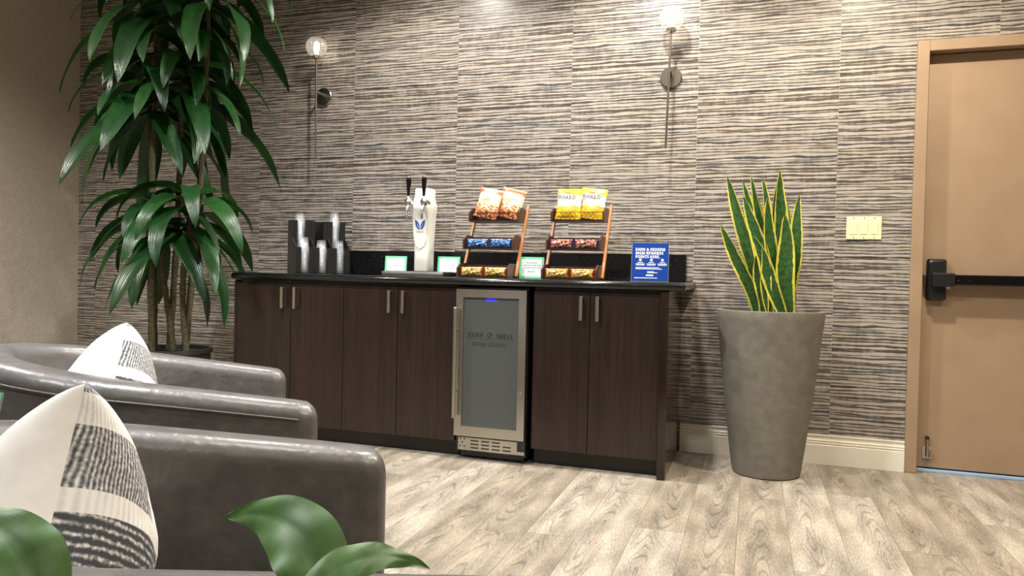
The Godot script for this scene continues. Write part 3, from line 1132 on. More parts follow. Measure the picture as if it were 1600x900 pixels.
	g.loft([_flat(Vector3(0, 0.0005, 0), 0.372, 0.21, 0.010), _flat(Vector3(0, 0.0225, 0), 0.374, 0.212, 0.010), _flat(Vector3(0, 0.0245, 0), 0.370, 0.208, 0.009)])
	part("tray", g.done(), M.dark_steel, d)
	g = MB.new()
	for k in 14:
		g.box(Vector3(-0.156 + k * 0.024, 0.0256, 0.0), Vector3(0.008, 0.002, 0.185), 0.0006)
	part("grate", g.done(), M.steel, d)

func table_sign(where: Vector3, turn: float, lean: float, lines: Array, label: String) -> void:
	var t := thing("counter_sign", label, "sign", where, turn, "small green-bordered signs")
	var w := 0.128
	var h := 0.112
	var tilt := Transform3D(Basis(Vector3.RIGHT, -lean), Vector3(0, 0.0008, 0))
	var g := MB.new()
	g.box(Vector3(0, h / 2 + 0.001, 0), Vector3(w + 0.004, h + 0.002, 0.004), 0.0008, tilt)
	g.box(Vector3(0, 0.0014, -0.022), Vector3(w + 0.004, 0.0026, 0.048), 0.0006)
	part("acrylic_stand", g.done(), M.acrylic, t)
	g = MB.new()
	g.box(Vector3(0, h / 2 + 0.002, 0.0026), Vector3(w, h, 0.0008), 0.0, tilt)
	part("border", g.done(), M.sign_green, t)
	g = MB.new()
	g.box(Vector3(0, h / 2 + 0.001, 0.0032), Vector3(w - 0.022, h - 0.022, 0.0006), 0.0, tilt)
	part("card", g.done(), M.sign_paper, t)
	var n := lines.size()
	for i in n:
		var s: Array = lines[i]
		if s[0] == "":
			# print too small to read: broken strokes of ink
			g = MB.new()
			var x: float = -s[3] / 2
			while x < s[3] / 2:
				var l := 0.006 + 0.007 * absf(sin(x * 900.0 + i))
				g.box(Vector3(x + l / 2, s[2], 0.0037), Vector3(l, s[1] * 0.6, 0.0004), 0.0, tilt)
				x += l + 0.003
			part("small_print", g.done(), M.sign_ink, t)
			continue
		var o := words(s[0], s[1], M.sign_ink, t, tilt * Vector3(0, s[2], 0.0037), false, false, s[3])
		o.rotation.x = -lean

func make_signs() -> void:
	table_sign(at(-2.010, TOP, 3.885), 0.25, 0.16, [["STILL WATER", 0.0125, 0.055, 0.072]], "green-bordered sign reading STILL WATER left of the tap tower")
	table_sign(at(-1.650, TOP, 3.835), 0.20, 0.16, [["SPARKLING", 0.0115, 0.064, 0.062], ["WATER", 0.0115, 0.046, 0.038]], "green-bordered sign reading SPARKLING WATER right of the tap tower")
	table_sign(at(-1.105, TOP, 3.665), 0.20, 0.16, [["", 0.0075, 0.083, 0.060], ["", 0.0075, 0.070, 0.078], ["", 0.0075, 0.057, 0.066], ["", 0.0085, 0.036, 0.040]], "green-bordered sign with several lines between the two snack racks")
	# blue rewards sign
	var t := thing("blue_sign", "square blue rewards sign with white lettering at the end of the counter", "sign", at(-0.474, TOP, 3.53), 0.06)
	var lean := 0.10
	var tilt := Transform3D(Basis(Vector3.RIGHT, -lean), Vector3(0, 0.0008, 0))
	var g := MB.new()
	g.box(Vector3(0, 0.0945, 0), Vector3(0.178, 0.187, 0.004), 0.0008, tilt)
	g.box(Vector3(0, 0.0016, -0.030), Vector3(0.178, 0.003, 0.062), 0.0006)
	part("acrylic_stand", g.done(), M.acrylic, t)
	g = MB.new()
	g.box(Vector3(0, 0.0945, 0.0026), Vector3(0.172, 0.183, 0.0008), 0.0, tilt)
	part("print", g.done(), M.sign_blue, t)
	for s in [["EARN & REDEEM", 0.0135, 0.154, 0.138, 0.0], ["MGM REWARDS", 0.0135, 0.1365, 0.130, -0.004], ["POINTS HERE.", 0.0135, 0.119, 0.115, -0.0115]]:
		var o := words(s[0], s[1], M.white_ink, t, tilt * Vector3(s[4], s[2], 0.0033), true, false, s[3])
		o.rotation.x = -lean
	g = MB.new()
	for x in [-0.046, 0.006, 0.058]:
		g.lathe([Vector2(0.0, 0.0), Vector2(0.0062, 0.0), Vector2(0.0, 0.0004)], 18, tilt * Transform3D(Basis(Vector3.RIGHT, PI / 2), Vector3(x, 0.104, 0.0032)))
	part("icon_dots", g.done(), M.white_ink, t)
	g = MB.new()
	for x in [-0.046, 0.006, 0.058]:
		for s in [[0.092, 0.026], [0.0845, 0.044], [0.079, 0.040]]:
			g.box(Vector3(x, s[0], 0.0033), Vector3(s[1], 0.0026, 0.0004), 0.0, tilt)
	for s in [[-0.012, 0.0665, 0.112], [-0.006, 0.0605, 0.124], [0.004, 0.0475, 0.032], [0.012, 0.0425, 0.048], [0.0, 0.0300, 0.034], [-0.018, 0.0170, 0.108]]:
		g.box(Vector3(s[0], s[1], 0.0033), Vector3(s[2], 0.0028 if s[1] != 0.03 else 0.007, 0.0004), 0.0, tilt)
	part("small_print", g.done(), M.white_ink, t)

# ------------------------------------------------------------------ snack racks
func snack_rack(x: float, label: String) -> Node3D:
	var t := thing("snack_rack", label, "snack rack", at(x, TOP, 3.47), 0.0, "three-tier wooden snack racks")
	var w := 0.262
	var side := PackedVector2Array([Vector2(0.0, 0.0), Vector2(0.0, 0.048), Vector2(-0.045, 0.074), Vector2(-0.130, 0.074), Vector2(-0.130, 0.0)])
	for k in 3:
		var tray := Node3D.new()
		tray.name = "tray"
		t.add_child(tray, true)
		tray.position = Vector3(0, 0.001 + 0.1475 * k, -0.076 * k)
		var g := MB.new()
		for s in [-1.0, 1.0]:
			g = MB.new()
			var xs: float = w / 2 + 0.008 if s > 0 else -w / 2
			g.prism(side.duplicate(), 0.008, Transform3D(Basis(Vector3(0, 0, 1), Vector3(0, 1, 0), Vector3(-1, 0, 0)), Vector3(xs - 0.008, 0, 0)))
			part("side_panel", g.done(), M.rack_wood, tray)
		part("bottom", boxmesh(Vector3(0, 0.004, -0.066), Vector3(w, 0.007, 0.126), 0.0008), M.rack_wood, tray)
		part("back_panel", boxmesh(Vector3(0, 0.037, -0.126), Vector3(w, 0.058, 0.007), 0.0008), M.rack_wood, tray)
		g = MB.new()
		for y in [0.0085, 0.0465]:
			g.box(Vector3(0, y, -0.003), Vector3(w, 0.003, 0.003))
		var n := 11
		var step := w / n
		for i in range(-1, n + 1):
			for s in [-1.0, 1.0]:
				var a := Vector3(-w / 2 + step * (i + 0.5) - s * step * 0.75, 0.0085, -0.003)
				var b := Vector3(-w / 2 + step * (i + 0.5) + s * step * 0.75, 0.0465, -0.003)
				if minf(a.x, b.x) < -w / 2 - 0.001 or maxf(a.x, b.x) > w / 2 + 0.001:
					continue
				g.tube([a, b], [0.0008, 0.0008], 4)
		part("wire_mesh", g.done(), M.wire, tray)
	for s in [-1.0, 1.0]:
		var g := MB.new()
		var xs: float = s * (w / 2 + 0.0155)
		var a := Vector3(xs, 0.001, -0.108)
		var b := Vector3(xs, 0.383, -0.108 - 0.382 * 0.515)
		var d := (b - a).normalized()
		var z := Vector3(1, 0, 0).cross(d).normalized()
		g.box(Vector3.ZERO, Vector3(0.014, a.distance_to(b), 0.020), 0.002, Transform3D(Basis(Vector3(1, 0, 0), d, z), (a + b) / 2 + Vector3(0, 0.006, 0)))
		part("side_rail", g.done(), M.rail_wood, t)
	return t

func bag_texture(kind: int) -> ImageTexture:
	var w := 128
	var h := 176
	var im := Image.create(w, h, false, Image.FORMAT_RGB8)
	var n := noise(0.05, 3, 100 + kind)
	for y in h:
		for x in w:
			var v := y / float(h)
			var u := x / float(w)
			var c := Color.WHITE
			var k := n.get_noise_2d(x, y)
			if kind == 0:
				# cream oval over russet, crisps at the foot
				c = rgb(158, 84, 54)
				if v < 0.16:
					c = rgb(176, 96, 66) if v > 0.05 else rgb(206, 150, 124)
				var e := pow((u - 0.5) / 0.60, 4.0) + pow((v - 0.46) / 0.31, 4.0)
				if e < 1.0:
					c = rgb(216, 204, 166)
				if e < 1.0 and v > 0.56 and k > 0.02:
					c = rgb(198, 116, 70)
				if v > 0.76:
					c = rgb(150, 66, 40).lerp(rgb(226, 170, 112), clampf(k * 2.2 + 0.4, 0, 1))
			else:
				c = rgb(212, 210, 204)
				if v < 0.17 + 0.06 * u:
					c = rgb(206, 190, 36)
				if v > 0.60:
					c = rgb(232, 196, 52).lerp(rgb(224, 150, 40), clampf(k * 2.0 + 0.2, 0, 1))
				var e := pow((u - 0.66) / 0.20, 2.0) + pow((v - 0.62) / 0.10, 2.0)
				if e < 1.0:
					c = rgb(214, 168, 92).lerp(rgb(236, 200, 120), clampf(k * 2 + 0.5, 0, 1))
				var q := pow((u - 0.42) / 0.13, 2.0) + pow((v - 0.155) / 0.045, 2.0)
				if q < 1.0:
					c = rgb(206, 90, 40)
			im.set_pixel(x, y, c)
	return texture(im)

func bag_mesh(w: float, h: float, d: float) -> Array:
	# front and back sheets that meet in flat crimped ends
	var out := []
	for s in [1.0, -1.0]:
		var rows := []
		var n := 15
		for i in n:
			var v := float(i) / (n - 1)
			var row := []
			var crimp := clampf(minf(v, 1.0 - v) / 0.09, 0.0, 1.0)
			var body := pow(sin(PI * clampf((v - 0.05) / 0.90, 0.0, 1.0)), 0.55) * crimp
			for j in 13:
				var u := float(j) / 12.0
				var e := 1.0 - pow(absf(u * 2.0 - 1.0), 2.6)
				var z: float = s * (d / 2 * body * sqrt(maxf(e, 0.0)) + 0.0006)
				var pinch := 1.0 - 0.07 * body
				row.append(Vector3((u - 0.5) * w * pinch + 0.0012 * sin(v * 40.0) * crimp, (1.0 - v) * h, z + 0.0022 * sin(u * 9.0 + v * 13.0) * body * e))
			rows.append(row)
		var g := MB.new()
		g.sheet(rows, s > 0)
		out.append(g.done())
	return out

func make_snacks() -> void:
	snack_rack(-1.309, "three-tier wooden snack rack with brown bags on top, nearer the water taps")
	snack_rack(-0.859, "three-tier wooden snack rack with yellow bags on top, nearer the blue sign")
	var meshes := bag_mesh(0.134, 0.162, 0.040)
	var looks := []
	for k in 2:
		var m := mat(Color.WHITE, 0.28)
		m.albedo_texture = bag_texture(k)
		looks.append(m)
	var backs := [mat(rgb(150, 80, 52), 0.3), mat(rgb(222, 200, 48), 0.3)]
	var ink := [mat(rgb(70, 60, 44), 0.5), mat(rgb(38, 40, 44), 0.5)]
	var spots := [
		[-1.368, 0, -0.20, "cream and russet crisp bag tilted in the top tray, next to the tower"],
		[-1.255, 0, -0.24, "cream and russet crisp bag leaning on its neighbour, farther from the taps"],
		[-0.915, 1, -0.04, "yellow and white bag lettered BAKED, first from the brown bags"],
		[-0.803, 1, -0.12, "yellow and white bag lettered BAKED, nearest the blue sign"]]
	for i in 4:
		var s: Array = spots[i]
		var t := thing("snack_bag", s[3], "snack bag", Vector3.ZERO, 0.0, "bags of crisps in the top trays")
		t.transform = Transform3D(Basis(Vector3.UP, 0.10 * (i % 2)) * Basis(Vector3.RIGHT, -0.20) * Basis(Vector3.BACK, s[2]), at(s[0], 1.2135 + absf(sin(s[2])) * 0.064, 3.652 + 0.034 * (i % 2)))
		part("front", meshes[0], looks[s[1]], t)
		part("back", meshes[1], backs[s[1]], t)
		if s[1] == 1:
			words("BAKED", 0.0200, ink[1], t, Vector3(-0.008, 0.112, 0.0258), true, false, 0.090)
		else:
			# curling script too small to read
			var g := MB.new()
			var pts := []
			for k in 40:
				var f := k / 39.0
				pts.append(Vector3(-0.036 + 0.070 * f, 0.092 + 0.010 * f + 0.005 * sin(f * 38.0) * (1.0 if k % 7 else 1.8), 0.0255))
			g.tube(pts, [0.0009], 4)
			part("script", g.done(), ink[0], t)
	# bars and packets lying in the lower trays
	var pack := bag_mesh(0.124, 0.044, 0.030)
	var colours := {
		"blue": [[rgb(24, 92, 184), rgb(130, 180, 224), rgb(20, 40, 90)], "blue wrapped snack bar"],
		"pink": [[rgb(186, 34, 104), rgb(196, 196, 90), rgb(50, 40, 90)], "pink and lime wrapped snack bar"],
		"gold": [[rgb(232, 190, 66), rgb(240, 222, 150), rgb(160, 66, 34)], "golden yellow wrapped snack bar"]}
	for r in 2:
		for k in 2:
			var key: String = "gold" if k == 0 else ["blue", "pink"][r]
			var cl: Array = colours[key]
			for i in 2:
				var w := 128
				var im := Image.create(w, 48, false, Image.FORMAT_RGB8)
				var nn := noise(0.06, 3, 130 + r * 7 + k * 3 + i)
				for y in 48:
					for x in w:
						var f := nn.get_noise_2d(x * 0.8, y * 1.6)
						var c: Color = cl[0][0]
						if f > 0.10:
							c = cl[0][1]
						if f < -0.26 or x < 7 or x > 120:
							c = cl[0][2]
						im.set_pixel(x, y, c)
				var m := mat(Color.WHITE, 0.3)
				m.albedo_texture = texture(im)
				var xc: float = (-1.309 if r == 0 else -0.859) + (i - 0.5) * 0.128
				var yb := TOP + 0.0095 + 0.1475 * k
				var o := thing("snack_bar", "%s, %s one in the %s tray under the %s bags" % [cl[1], ["left", "right"][i], ["bottom", "middle"][k], ["brown", "yellow"][r]], "snack bar", at(xc, yb, 3.47 + 0.076 * k + 0.022), 0.0, "wrapped bars in the lower trays")
				part("front", pack[0], m, o)
				part("back", pack[1], mat(cl[0][0], 0.3), o)

# ------------------------------------------------------------------ wall fittings
func make_sconce(x: float, y: float, tilt: float, energy: float, label: String) -> void:
	var t := thing("wall_sconce", label, "wall sconce", at(x, y, WALL - 0.0015), 0.0, "crystal globe wall sconces")
	# origin at the back plate; the rod stands 85 mm off the wall
	var g := MB.new()
	g.lathe([Vector2(0.0, 0.0), Vector2(0.058, 0.0), Vector2(0.058, 0.010), Vector2(0.054, 0.014), Vector2(0.0, 0.014)], 40, Transform3D(Basis(Vector3.RIGHT, PI / 2), Vector3.ZERO))
	part("back_plate", g.done(), M.nickel, t)
	g = MB.new()
	g.tube([Vector3(0, 0.012, 0.012), Vector3(0, 0.012, 0.094)], [0.009, 0.009], 16)
	part("arm", g.done(), M.chrome, t)
	var rod := Transform3D(Basis(Vector3.BACK, tilt), Vector3(0, 0.012, 0.092))
	g = MB.new()
	g.tube([rod * Vector3(0, -0.405, 0), rod * Vector3(0, 0.205, 0)], [0.0062, 0.0062], 16)
	part("rod", g.done(), M.nickel, t)
	g = MB.new()
	g.lathe([Vector2(0.0, 0.200), Vector2(0.012, 0.200), Vector2(0.026, 0.206), Vector2(0.030, 0.214), Vector2(0.026, 0.222), Vector2(0.0, 0.222)], 24, rod)
	part("socket_cup", g.done(), M.chrome, t)
	g = MB.new()
	var prof := []
	for k in 15:
		var a := -PI * 0.40 + (PI * 0.40 + PI * 0.46) * k / 14.0
		prof.append(Vector2(cos(a) * 0.058, 0.276 + sin(a) * 0.062))
	g.lathe(prof, 84, rod, 0.14, 14)
	part("crystal_globe", g.done(), M.crystal, t)
	g = MB.new()
	g.lathe([Vector2(0.0, 0.222), Vector2(0.010, 0.224), Vector2(0.016, 0.245), Vector2(0.019, 0.270), Vector2(0.017, 0.293), Vector2(0.010, 0.308), Vector2(0.0, 0.311)], 24, rod)
	part("lamp_bulb", g.done(), glow(Color(1.0, 0.95, 0.88), 1.8), t)
	var l := OmniLight3D.new()
	l.name = "bulb_light"
	l.light_color = Color(1.0, 0.93, 0.84)
	l.light_energy = energy
	l.light_size = 0.02
	l.omni_range = 12.0
	l.omni_attenuation = 2.0
	l.shadow_enabled = true
	t.add_child(l)
	l.position = rod * Vector3(0, 0.270, 0)

func make_switch() -> void:
	var t := thing("light_switch", "cream three-gang rocker switch plate on the striped wall beside the door", "light switch", at(0.514, 1.198, WALL - 0.0015))
	part("plate", boxmesh(Vector3(0, 0, 0.003), Vector3(0.160, 0.114, 0.006), 0.002), M.switch_plate, t)
	for k in 3:
		var x := (k - 1) * 0.0465
		var g := MB.new()
		g.box(Vector3(0, 0, 0.006), Vector3(0.031, 0.062, 0.008), 0.001, Transform3D(Basis(Vector3.RIGHT, 0.07), Vector3(x, 0, 0)))
		part("rocker", g.done(), M.switch_rocker, t)
		for y in [-0.049, 0.049]:
			g = MB.new()
			g.lathe([Vector2(0.003, 0.0), Vector2(0.0026, 0.001), Vector2(0.0, 0.0013)], 10, Transform3D(Basis(Vector3.RIGHT, PI / 2), Vector3(x, y, 0.0058)))
			part("screw", g.done(), M.nickel, t)

# ------------------------------------------------------------------ plants
func make_planter() -> void:
	var t := thing("concrete_planter", "tall tapered grey concrete planter standing beside the counter", "planter", at(0.078, 0, 3.735))
	var g := MB.new()
	g.lathe([Vector2(0.0, 0.0), Vector2(0.150, 0.0), Vector2(0.157, 0.006), Vector2(0.178, 0.16), Vector2(0.200, 0.34), Vector2(0.222, 0.54), Vector2(0.243, 0.735), Vector2(0.2485, 0.778), Vector2(0.2475, 0.784), Vector2(0.229, 0.785), Vector2(0.227, 0.779), Vector2(0.222, 0.72), Vector2(0.0, 0.72)], 72)
	part("shell", g.done(), M.concrete, t)
	g = MB.new()
	var prof := []
	for k in 9:
		prof.append(Vector2(0.2235 * (8 - k) / 8.0, 0.755 + 0.006 * sin(k * 1.9)))
	g.lathe(prof, 40)
	part("soil", g.done(), M.soil, t)
	var s := thing("snake_plant", "upright snake plant with yellow-edged blades in the concrete planter", "plant", at(0.078, 0.758, 3.735))
	# base x, base depth, tip x, tip y, tip depth, greatest width, twist
	var blades := [
		[-0.036, -0.02, -0.222, 0.682, 0.02, 0.062, 0.2], [-0.02, 0.06, -0.148, 0.668, 0.08, 0.052, -0.5], [0.00, 0.03, -0.098, 0.684, 0.05, 0.050, 0.9],
		[0.02, 0.07, -0.071, 0.581, 0.10, 0.052, 0.3], [0.03, 0.08, -0.054, 0.688, 0.12, 0.046, -0.8], [0.035, 0.03, 0.033, 0.700, 0.02, 0.068, -0.5],
		[0.05, 0.05, 0.012, 0.650, 0.06, 0.056, -0.9], [0.075, 0.06, 0.065, 0.549, 0.09, 0.048, 0.8], [0.08, 0.00, 0.124, 0.580, 0.02, 0.058, 0.1],
		[-0.055, -0.03, -0.242, 0.433, -0.05, 0.058, 0.4], [0.075, -0.07, 0.050, 0.482, -0.08, 0.072, 0.1], [0.01, -0.05, -0.130, 0.572, -0.04, 0.064, 0.5],
		[0.03, -0.04, -0.033, 0.562, -0.06, 0.056, -0.7], [0.055, -0.09, -0.098, 0.387, -0.10, 0.060, 0.3], [-0.045, 0.02, -0.149, 0.424, 0.06, 0.044, -0.3],
		[-0.03, -0.08, -0.070, 0.300, -0.09, 0.048, 0.2], [-0.005, -0.085, -0.045, 0.330, -0.10, 0.044, -0.3], [0.06, -0.02, 0.075, 0.42, -0.02, 0.052, 0.9], [0.09, -0.05, 0.085, 0.35, -0.06, 0.040, 1.0]]
	for i in blades.size():
		var b: Array = blades[i]
		var base := Vector3(b[0], -0.004, -b[1])
		var tip := Vector3(b[2] + 0.0, b[3], -b[4])
		var rows := []
		var n := 16
		for k in n:
			var f := float(k) / (n - 1)
			var c := base.lerp(tip, f)
			var lean := Vector3(tip.x - base.x, 0, tip.z - base.z)
			c += lean * (f * f - f) * 0.35
			c.x += 0.006 * sin(f * 7.0 + i * 2.1)
			var wid: float = b[5] * 1.25 * (0.58 + 0.42 * sin(PI * minf(f * 0.9 + 0.02, 1.0))) * sqrt(1.0 - pow(f, 3.2)) if f < 0.999 else 0.0008
			wid = maxf(wid, 0.0008)
			var ang: float = b[6] * 0.5 + 0.35 * (f - 0.4) * (1.0 if i % 2 == 0 else -1.0)
			var sd := Vector3(cos(ang), 0, sin(ang))
			var nr := Vector3(-sin(ang), 0, cos(ang))
			var row := []
			for j in 7:
				var u := j / 6.0 * 2.0 - 1.0
				row.append(c + sd * u * wid / 2 + nr * (u * u) * wid * 0.16 + nr * 0.003 * sin(f * 22.0 + i) * u * u * u)
			rows.append(row)
		# thickness: a second skin behind
		g = MB.new()
		g.sheet(rows)
		var rear := []
		for k in n:
			var f := float(k) / (n - 1)
			var row := []
			for j in 7:
				var u := j / 6.0 * 2.0 - 1.0
				var ang: float = b[6] * 0.5 + 0.35 * (f - 0.4) * (1.0 if i % 2 == 0 else -1.0)
				row.append(rows[k][j] - Vector3(-sin(ang), 0, cos(ang)) * 0.004 * (1.0 - u * u) * (1.0 - f))
			rear.append(row)
		g.sheet(rear, true)
		part("blade", g.done(), M.snake[i % 2], s)

func leaf_rows(length: float, e0: float, e1: float, width: float, fold: float, bend: float) -> Array:
	# a leaf that leaves the stem along +x at elevation e0 and droops to e1
	var rows := []
	var n := 14
	var p := Vector3.ZERO
	for k in n:
		var f := float(k) / (n - 1)
		var e := lerpf(e0, e1, pow(f, bend))
		var d := Vector3(cos(e), sin(e), 0)
		if k > 0:
			p += d * length / (n - 1)
		var wid := width * (0.30 + 0.70 * smoothstep(0.0, 0.35, f)) * pow(maxf(1.0 - pow(f, 3.4), 0.0), 0.8)
		wid = maxf(wid, 0.0012)
		var up := Vector3(-sin(e), cos(e), 0)
		var row := []
		for j in 7:
			var u := j / 6.0 * 2.0 - 1.0
			row.append(p + Vector3(0, 0, u * wid / 2) + up * absf(u) * wid * fold + up * 0.004 * sin(f * 16.0 + u * 2.0) * u * u)
		rows.append(row)
	return rows

func make_dracaena() -> void:
	var base := at(-3.10, 0, 3.32)
	var pot := thing("plant_pot", "round dark plant pot behind the far leather chair", "plant pot", base)
	var g := MB.new()
	g.lathe([Vector2(0.0, 0.0), Vector2(0.150, 0.0), Vector2(0.158, 0.008), Vector2(0.196, 0.445), Vector2(0.205, 0.450), Vector2(0.205, 0.472), Vector2(0.188, 0.472), Vector2(0.184, 0.43), Vector2(0.0, 0.43)], 56)
	part("shell", g.done(), M.pot_dark, pot)
	g = MB.new()
	g.lathe([Vector2(0.187, 0.452), Vector2(0.12, 0.458), Vector2(0.0, 0.455)], 36)
	part("soil", g.done(), M.soil, pot)
	var t := thing("dracaena_plant", "tall glossy dark green corn plant with drooping strap leaves by the corner", "plant", base + Vector3(0, 0.458, 0))
	# canes with the crowns on top: foot, top, crown length, leaves, leaf length
	var canes := [
		[Vector3(-0.12, 0, 0.02), Vector3(-0.14, 1.60, 0.04), 0.32, 26, 0.64],
		[Vector3(-0.06, 0, -0.03), Vector3(0.05, 1.74, 0.00), 0.36, 30, 0.66],
		[Vector3(-0.01, 0, 0.03), Vector3(-0.05, 0.84, 0.08), 0.20, 20, 0.54],
		[Vector3(0.06, 0, -0.02), Vector3(0.14, 0.86, 0.03), 0.22, 22, 0.62],
		[Vector3(-0.04, 0, 0.08), Vector3(-0.12, 2.14, 0.08), 0.28, 20, 0.60],
		[Vector3(0.03, 0, -0.07), Vector3(0.24, 2.16, 0.04), 0.28, 22, 0.62]]
	var variants := []
	var paths := []
	for i in 12:
		var gg := MB.new()
		paths.append(leaf_rows(1.0, lerpf(0.05, 1.10, (i % 6) / 5.0), lerpf(-1.54, -1.10, float((i * 5) % 12) / 11.0), 0.185, 0.10, lerpf(0.50, 0.85, float((i * 7) % 12) / 11.0)))
		gg.sheet(paths[-1])
		variants.append(gg.done())
	for ci in canes.size():
		var c: Array = canes[ci]
		var a: Vector3 = c[0]
		var b: Vector3 = c[1]
		var crown: float = c[2]
		var pts := []
		var rad := []
		var n := 22
		for k in n:
			var f := float(k) / (n - 1)
			var p := a.lerp(b, f) + Vector3(0.02 * sin(f * 4.0 + ci), 0, 0.02 * sin(f * 3.0 + ci * 2.0))
			pts.append(p)
			rad.append(0.0185 + 0.0025 * sin(k * 2.4) - 0.005 * f)
		g = MB.new()
		g.tube(pts, rad, 12)
		part("cane", g.done(), M.cane, t)
		var count: int = c[3]
		for k in count:
			var f := float(k) / count
			var y := 1.0 - crown / (b.y - a.y) * (1.0 - f)
			var p: Vector3 = a.lerp(b, y) + Vector3(0.02 * sin(y * 4.0 + ci), 0, 0.02 * sin(y * 3.0 + ci * 2.0))
			var az := k * 2.39996 + ci * 1.3 + rng.randf_range(-0.25, 0.25)
			var len: float = c[4] * rng.randf_range(0.78, 1.1) * (0.85 + 0.3 * (1.0 - f))
			# young leaves on top stand up, old ones below hang
			var pick := clampi(int(f * 6.0 + rng.randf_range(-0.8, 0.8)), 0, 5) + 6 * (rng.randi() % 2)
			var roll := rng.randf_range(-0.35, 0.35)
			var basis := Basis(Vector3.UP, az) * Basis(Vector3.RIGHT, roll)
			# a leaf that would run into a wall, the ceiling or the counter grows another way
			for attempt in 14:
				var clear := true
				for row in paths[pick]:
					for e in [0, 6]:
						var q: Vector3 = t.position + p + basis * (row[e] * len)
						if q.x < -4.59 or -q.z > WALL - 0.03 or q.y > CEIL - 0.02 or (q.x > -2.80 and q.y < 0.93 and -q.z > 3.36) or q.y < 0.5 and Vector2(q.x - base.x, q.z - base.z).length() < 0.21:
							clear = false
				if clear:
					break
				az += 0.45
				if attempt > 6:
					len *= 0.86
				basis = Basis(Vector3.UP, az) * Basis(Vector3.RIGHT, roll)
			var o := part("leaf", variants[pick], M.dracaena[(k + ci) % 2], t, p)
			o.basis = basis.scaled(Vector3.ONE * len)

func pothos_leaf(base: Vector3, bend: Vector3, tip: Vector3, width: float, face: Vector3, cup: float) -> ArrayMesh:
	# pointed heart-shaped leaf whose midrib curves from its stalk over to its tip
	var rows := []
	var n := 28
	for k in n:
		var f := float(k) / (n - 1)
		var c := base.lerp(bend, f).lerp(bend.lerp(tip, f), f)
		var d := (bend - base).lerp(tip - bend, f).normalized()
		var sd := d.cross(face).normalized()
		var nr := sd.cross(d).normalized()
		var wid := width * pow(sin(PI * pow(clampf(f, 0.012, 1.0), 0.60)), 0.85) * (1.0 - 0.22 * f) if k < n - 1 else 0.0006
		var row := []
		for j in 15:
			var u := j / 14.0 * 2.0 - 1.0
			var back := (1.0 - smoothstep(0.0, 0.25, f)) * absf(u) * 0.012
			row.append(c + sd * u * wid / 2 - d * back + nr * (u * u * cup * wid + 0.09 * wid * absf(u) + 0.0012 * sin(f * 19.0 + u * 3.0) * absf(u)))
		rows.append(row)
	var g := MB.new()
	g.sheet(rows)
	return g.done()

func make_pothos() -> void:
	var tb := thing("side_table", "small round dark side table holding the pothos in front of the near chair", "side table", at(-0.30, 0, 0.26))
	var g := MB.new()
	g.lathe([Vector2(0.0, 0.50), Vector2(0.165, 0.50), Vector2(0.17, 0.506), Vector2(0.17, 0.519), Vector2(0.166, 0.524), Vector2(0.0, 0.524)], 48)
	part("table_top", g.done(), M.table_top, tb)
	g = MB.new()
	g.lathe([Vector2(0.0, 0.0), Vector2(0.13, 0.0), Vector2(0.13, 0.010), Vector2(0.025, 0.022), Vector2(0.018, 0.05), Vector2(0.018, 0.4995), Vector2(0.0, 0.4995)], 32)
	part("pedestal", g.done(), M.black_metal, tb)
	var pot := thing("small_plant_pot", "small pale pot of the pothos on the round table", "plant pot", at(-0.30, 0.5245, 0.27))
	g = MB.new()
	g.lathe([Vector2(0.0, 0.0), Vector2(0.042, 0.0), Vector2(0.057, 0.095), Vector2(0.060, 0.098), Vector2(0.054, 0.098), Vector2(0.05, 0.075), Vector2(0.0, 0.075)], 36)
	part("shell", g.done(), M.base_paint, pot)
	g = MB.new()
	g.lathe([Vector2(0.0515, 0.086), Vector2(0.0, 0.088)], 24)
	part("soil", g.done(), M.soil, pot)
	var t := thing("pothos_plant", "pothos with broad heart-shaped green leaves in the blurred foreground", "plant", at(-0.30, 0.612, 0.27))
	var o := t.position
	var foot := Vector3(0, -0.004, 0)
	var leaves := [
		# stalk end, bend, tip, width, facing, cup
		[at(-0.285, 0.702, 0.449), at(-0.314, 0.762, 0.467), at(-0.407, 0.726, 0.493), 0.058, Vector3(0.45, 0.45, 0.80), -0.10],
		[at(-0.280, 0.715, 0.430), at(-0.255, 0.742, 0.460), at(-0.225, 0.708, 0.500), 0.030, Vector3(0.15, 0.70, 0.75), -0.12],
		[at(-0.421, 0.720, 0.341), at(-0.442, 0.765, 0.346), at(-0.514, 0.760, 0.354), 0.050, Vector3(0.60, 0.50, 0.60), -0.12]]
	for l in leaves:
		var b: Vector3 = l[0] - o
		g = MB.new()
		var mid := (foot + b) / 2 + Vector3(0, 0.02, 0)
		g.tube([foot + b * 0.06, mid, b], [0.0022, 0.002, 0.0016], 8)
		part("stalk", g.done(), M.stem, t)
		part("leaf", pothos_leaf(b, l[1] - o, l[2] - o, l[3], l[4], l[5]), M.pothos, t)

